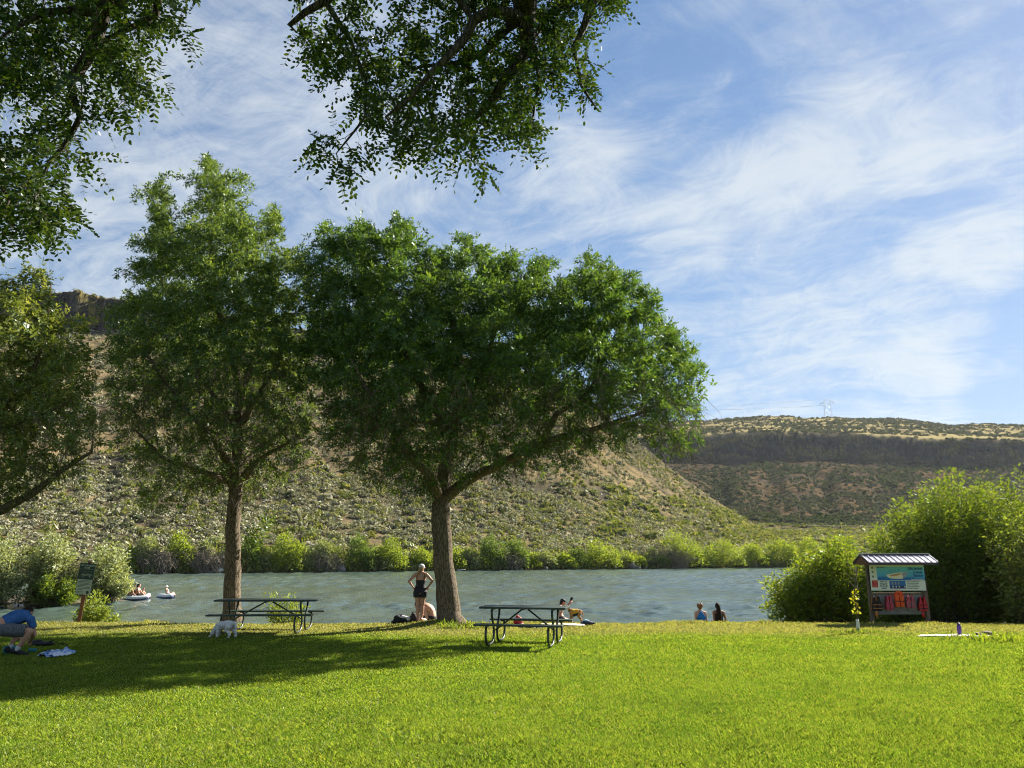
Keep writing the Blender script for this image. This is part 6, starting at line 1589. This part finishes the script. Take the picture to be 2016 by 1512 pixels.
def longh(m):
    B.hair_cap(m, .03, .02, (.090, .104, .108)); H = B.J['head']
    m.tube([H + [0, -.045, .05], H + [0, -.085, -.08], H + [.005, -.125, -.22], H + [.0, -.135, -.36], H + [-.01, -.125, -.46]], [.07, .098, .112, .10, .05], 14, flat=.62)
cl(r_, 'hair', HAIR_BR, longh, .009, 2, (.014, 26))

# woman kneeling by the vested dog, arm raised with a phone
Y = 22.6; z = float(lawn_z(P(1106, 1229, Y)[0], Y)); b = (P(1106, 1229, Y)[0], Y, z)
J = dict(pel=(-.02, 0, .30), chest=(-.05, .03, .58), neck=(-.01, .05, .755), head=(.05, .08, .835), face=(.9, .35, -.25), sL=(-.05, -.13, .70), sR=(-.04, .20, .70), eL=(.12, -.17, .62), eR=(.14, .20, .64), wL=(.27, -.06, .80), wR=(.28, .10, .80),
         hL=(0, -.08, .28), hR=(0, .09, .28), kL=(.32, -.10, .20), kR=(.34, .12, .20), aL=(.02, -.10, .07), aR=(.02, .12, .07), tL=(-.10, -.10, .03), tR=(-.10, .12, .03), pnL=(.3, .6, 0), pnR=(.3, -.6, 0))
r_, B = person('woman in a dark cap kneeling by the vested dog and raising a phone', b, J, False, m_skin('skin_rosy', (.50, .24, .18))); r_.scale = (.84, .84, .84)
cl(r_, 'swimsuit', m_plain('pale_swimsuit', (.5, .42, .38), .7), lambda m: B.torso(m, .42, .68, .010)); cl(r_, 'swim_bottom', M_BLK, lambda m: (B.torso(m, -.14, .14, .012), B.limb(m, 'hL', 'kL', .09, .08, 0, -.1, .25, .010, True), B.limb(m, 'hR', 'kR', .09, .08, 0, -.1, .25, .010, True)))
def cap2(m):
    x, f, u = B.head_axes(); H = B.J['head']; R = Matrix((x, f, u)).transposed(); m.ell(H + u * .045, (.087, .103, .078), R, 16); m.ell(H + u * .03 + f * .12, (.066, .07, .010), R, 12); m.ell(H - f * .05 - u * .03, (.07, .06, .08), R, 12)
cl(r_, 'cap', M_BLK, cap2, .008, 1, None)
ph = thing('phone', 'dark phone held up by the kneeling woman in the dark cap', 'phone', (b[0] + .335 * .84, b[1] + .03, b[2] + .915 * .84)); q = MB(); q.box((0, 0, 0), (.075, .010, .15), (0, .35, .3), .004); q.build('phone_body', M_BLACK, ph)

# someone lying on a towel behind the round legged table
Y = 22.6; b = (P(1066, 1229, Y)[0], Y, float(lawn_z(P(1066, 1229, Y)[0], Y)) + .03)
J = dict(pel=(.05, 0, .11), chest=(-.28, .02, .12), neck=(-.48, .02, .12), head=(-.60, .02, .13), face=(-.3, .2, -.9), hup=(-1, 0, 0), sL=(-.42, .19, .11), sR=(-.42, -.15, .11), eL=(-.60, .30, .08), eR=(-.58, -.30, .08), wL=(-.74, .14, .06), wR=(-.74, -.12, .06),
         hL=(.08, .09, .10), hR=(.08, -.08, .10), kL=(.50, .10, .08), kR=(.50, -.09, .08), aL=(.88, .10, .06), aR=(.88, -.10, .06), tL=(1.0, .12, .04), tR=(1.0, -.12, .04), pnL=(0, 0, -1), pnR=(0, 0, -1))
r_, B = person('person in dark swimwear lying face down behind the round legged picnic table', b, J, False, SKIN2, 1.0, .009)
cl(r_, 'swimwear', M_BLK, lambda m: B.torso(m, -.12, .12, .012)); cl(r_, 'hair', HAIR_BR, lambda m: B.hair_cap(m))

# ------------------------------------------------------------------ dogs
def dog(label, base, rz, D, coat, tail, voxel=.012, noise=(.006, 20), hound=False):
    root = thing('dog', label, 'dog', base, rz); m = MB()
    pts, rr = zip(*D['trunk']); m.tube(pts, rr, 16, flat=.92)
    pts, rr = zip(*D['neck']); m.tube(pts, rr, 12)
    h, d, u = [np.array(q, float) for q in D['head']]; d = nv(d); u = nv(u - d * (u @ d)); x = np.cross(d, u); R = Matrix((x, d, u)).transposed(); k_ = D.get('hs', 1.0)
    m.ell(h, (.062 * k_, .080 * k_, .062 * k_), R, 14); m.cone(h + d * .05 * k_ - u * .012 * k_, h + d * .135 * k_ - u * .025 * k_, .040 * k_, .026 * k_, 10)
    for s in (-1, 1): m.prism([h + x * s * .045 * k_ + u * .035 * k_ - d * .01, h + x * s * .075 * k_ + u * .02 * k_ - d * .03, h + x * s * (.085) * k_ + (u * .07 if hound else -u * .05) * k_ - d * .02, h + x * s * .065 * k_ + (u * .075 if hound else -u * .06) * k_ + d * .01], -x * .009, x * .009)
    for leg in D['legs']: pts, rr = zip(*leg); m.tube(pts, rr, 10); m.ell(np.array(pts[-1]) + d * [1, 1, 0] * .018 + [0, 0, .004], (.026, .034, .02), Matrix((x, nv(d * [1, 1, 0]), (0, 0, 1))).transposed() if abs(d[2]) < .9 else None, 8)
    pts, rr = zip(*tail); m.tube(pts, rr, 8)
    link('body', remeshed(m, 'body', voxel, 2, noise), coat, root)
    n_ = MB(); n_.ell(h + d * .158 * k_ - u * .020 * k_, (.014 * k_, .012 * k_, .012 * k_), R, 8); n_.build('nose', M_BLACK, root); e_ = MB()
    for s in (-1, 1): e_.ell(h + d * .062 * k_ + x * s * .036 * k_ + u * .024 * k_, (.010 * k_,) * 3, None, 8)
    e_.build('eyes', EYE, root); return root
M_WFUR = m_plain('white_fur', (.58, .56, .52), .95, var=.14, scale=18, bump=.6); M_TFUR = m_plain('tan_fur', (.36, .19, .08), .9, var=.3, scale=9, bump=.3)
b = G(441, 1256); b[2] = float(lawn_z(b[0], b[1]))
D = dict(trunk=[((.24, 0, .36), .05), ((.20, 0, .37), .105), ((.10, 0, .37), .122), ((-.02, 0, .35), .120), ((-.13, 0, .325), .128), ((-.20, 0, .30), .10), ((-.24, 0, .28), .05)], neck=[((-.16, 0, .31), .10), ((-.25, 0, .22), .078), ((-.30, 0, .15), .066)],
         head=((-.315, 0, .125), (-.72, 0, -.55), (-.5, 0, .7)), hs=1.0,
         legs=[[((-.15, -.07, .30), .06), ((-.13, -.075, .17), .042), ((-.15, -.075, .08), .034), ((-.15, -.075, .02), .034)], [((-.17, .07, .30), .06), ((-.20, .075, .17), .042), ((-.22, .075, .08), .034), ((-.23, .075, .02), .034)],
               [((.17, -.075, .34), .085), ((.10, -.08, .22), .062), ((.20, -.08, .12), .036), ((.18, -.08, .02), .032)], [((.19, .075, .34), .085), ((.16, .08, .22), .062), ((.27, .08, .12), .036), ((.26, .08, .02), .032)]])
dog('small white dog sniffing the grass under the long picnic table', b, math.radians(-14), D, M_WFUR, [((.22, 0, .42), .045), ((.27, 0, .40), .040), ((.31, 0, .31), .034), ((.315, 0, .22), .022)], .014, (.014, 26)).scale = (.92, .92, .80)
Y = 22.3; b = np.array([P(1133, 1229, Y)[0], Y, float(lawn_z(P(1133, 1229, Y)[0], Y))])
D = dict(trunk=[((.20, 0, .42), .04), ((.17, 0, .42), .075), ((.05, 0, .41), .078), ((-.08, 0, .385), .098), ((-.15, 0, .39), .09), ((-.19, 0, .40), .05)], neck=[((-.15, 0, .42), .066), ((-.20, 0, .49), .056), ((-.235, 0, .545), .05)],
         head=((-.255, 0, .565), (-.85, 0, .15), (0, 0, 1)), hs=.85,
         legs=[[((-.13, -.05, .36), .046), ((-.125, -.055, .22), .028), ((-.13, -.055, .11), .021), ((-.13, -.055, .02), .021)], [((-.13, .05, .36), .046), ((-.15, .055, .22), .028), ((-.17, .055, .11), .021), ((-.17, .055, .02), .021)],
               [((.15, -.05, .39), .066), ((.09, -.055, .26), .044), ((.19, -.055, .15), .024), ((.17, -.055, .02), .020)], [((.16, .05, .39), .066), ((.13, .055, .26), .044), ((.24, .055, .15), .024), ((.22, .055, .02), .020)]])
r_ = dog('lean tan dog in a yellow and black vest facing the kneeling woman', b, math.radians(8), D, M_TFUR, [((.20, 0, .45), .022), ((.25, 0, .38), .02), ((.26, 0, .28), .017), ((.25, 0, .22), .010)], .010, (.004, 18), True); r_.scale = (.86, .86, .86)
m = MB(); m.tube([(.09, 0, .425), (0, 0, .415), (-.10, 0, .405), (-.14, 0, .405)], [.092, .097, .112, .106], 16, flat=.92); link('vest', remeshed(m, 'vest', .010, 1), m_plain('yellow_vest', (.50, .28, .02), .7, var=.1), r_)
m = MB(); m.tube([(.085, 0, .375), (-.02, 0, .355), (-.12, 0, .33)], [.080, .085, .092], 14, flat=.98); link('vest_belly', remeshed(m, 'vest_belly', .010, 1), M_BLACK, r_)
m = MB(); m.tube([(-.185, 0, .46), (-.20, 0, .475)], [.066, .064], 14); m.build('collar', M_BLACK, r_, True)

# ------------------------------------------------------------------ floats and paddlers
M_FLOATW = m_plain('white_vinyl', (.60, .63, .68), .35, var=.05); M_FLOATB = m_plain('dark_blue_vinyl', (.02, .035, .10), .35, var=.1)
def float_(label, u, v, rz, Lx, Wy, tall):
    p = G(u, v, WATER); root = thing('inflatable_float', label, 'float', (p[0], p[1], WATER), rz, 'inflatable floats on the river')
    def ring(r, z, sx=1, sy=1, n=28):
        return [(math.copysign(abs(math.cos(a)) ** .7, math.cos(a)) * Lx * sx, math.copysign(abs(math.sin(a)) ** .7, math.sin(a)) * Wy * sy, z + (tall * max(0, math.cos(a)) ** 3)) for a in [2 * PI * i / n for i in range(n + 1)]]
    m = MB(); m.tube(ring(0, .15), .13, 12, caps=False); m.build('upper_tube', M_FLOATW, root, True)
    m = MB(); m.tube(ring(0, .02, 1.02, 1.03), .12, 12, caps=False); m.build('lower_tube', M_FLOATB, root, True)
    m = MB(); m.box((0, 0, .08), (Lx * 1.8, Wy * 1.7, .10), bev=.03); m.build('floor', M_FLOATB, root)
    return p
p1 = float_('long white and navy inflatable carrying the bare backed paddlers', 268, 1181, math.radians(22), .72, .36, .14)
p2 = float_('small white and navy inflatable floating on its own further right', 326, 1177.5, math.radians(-4), .46, .30, .08)
def afloat(label, p, off, lean, face, male, skin, sc=1.0, arms=None, group='paddlers'):
    b = (p[0] + off[0], p[1] + off[1], WATER + .13)
    lx, ly = lean
    J = dict(pel=(0, 0, .10), chest=(lx * .55, ly * .55, .42), neck=(lx, ly, .60), head=(lx * 1.25, ly * 1.2, .73), face=face, sL=(lx - .04, ly + .18, .55), sR=(lx + .04, ly - .18, .55), eL=(lx + .12, ly + .22, .30), eR=(lx + .15, ly - .20, .28), wL=(lx + .34, ly + .1, .18), wR=(lx + .36, ly - .12, .12),
             hL=(.03, .09, .09), hR=(.03, -.09, .09), kL=(.36, .14, .30), kR=(.36, -.14, .30), aL=(.62, .12, .08), aR=(.62, -.12, .08), tL=(.74, .13, .05), tR=(.74, -.13, .05), pnL=(0, 0, -1), pnR=(0, 0, -1))
    J = {k_: (tuple(x * sc for x in v) if k_ not in ('face', 'pnL', 'pnR') else v) for k_, v in J.items()}
    return person(label, b, J, male, skin, sc, .013)
r_, B = afloat('bare backed person leaning forward at the rear of the long float', p1, (-.50, -.18), (.30, .0), (.8, .4, -.3), True, SKIN1)
cl(r_, 'shorts', M_BLK, lambda m: (B.torso(m, -.14, .14, .014), B.limb(m, 'hL', 'kL', .095, .08, 0, -.1, .5, .014, True), B.limb(m, 'hR', 'kR', .095, .08, 0, -.1, .5, .014, True)), .014); cl(r_, 'hair', HAIR_BR, lambda m: B.hair_cap(m), .014)
r_, B = afloat('upright bare chested person seated mid float behind a child', p1, (0, .03), (.06, .0), (.9, .35, 0), True, SKIN2, 1.05)
cl(r_, 'shorts', M_BLK, lambda m: (B.torso(m, -.14, .14, .014), B.limb(m, 'hL', 'kL', .095, .08, 0, -.1, .5, .014, True), B.limb(m, 'hR', 'kR', .095, .08, 0, -.1, .5, .014, True)), .014); cl(r_, 'hair', HAIR_BR, lambda m: B.hair_cap(m), .014)
r_, B = afloat('child in red sitting in front on the long float', p1, (.34, .18), (.02, .0), (.9, -.3, 0), False, SKIN2, .72)
cl(r_, 'red_shirt', m_rd, lambda m: B.torso(m, -.1, .85, .012), .014); cl(r_, 'hair', HAIR_LB, lambda m: B.hair_cap(m), .014)
pd = thing('paddle', 'dark paddle held upright between the two bare backed paddlers', 'paddle', (p1[0] - .16, p1[1] - .05, WATER + .2)); m = MB(); m.tube([(0, 0, 0), (.02, 0, .62)], .016, 8); m.build('shaft', M_BLACK, pd); m = MB(); m.box((.025, 0, .72), (.11, .02, .24), bev=.009); m.build('blade', M_BLACK, pd)
r_, B = afloat('person in a striped vest reclining on the small float with white hat', p2, (.12, .0), (-.12, .0), (.2, 1, 0), False, SKIN2, .82)
cl(r_, 'vest', m_stripes('bw_vest', [(.02, .025, .04), (.5, .5, .5)], 9), lambda m: B.torso(m, -.05, .82, .03), .014)
def hat(m): H = B.J['head']; m.ell(H + [0, 0, .05], (.082, .09, .065), None, 14); m.ell(H + [0, 0, .02], (.14, .15, .012), None, 16)
cl(r_, 'hat', M_WHITE, hat, .010, 1, None)
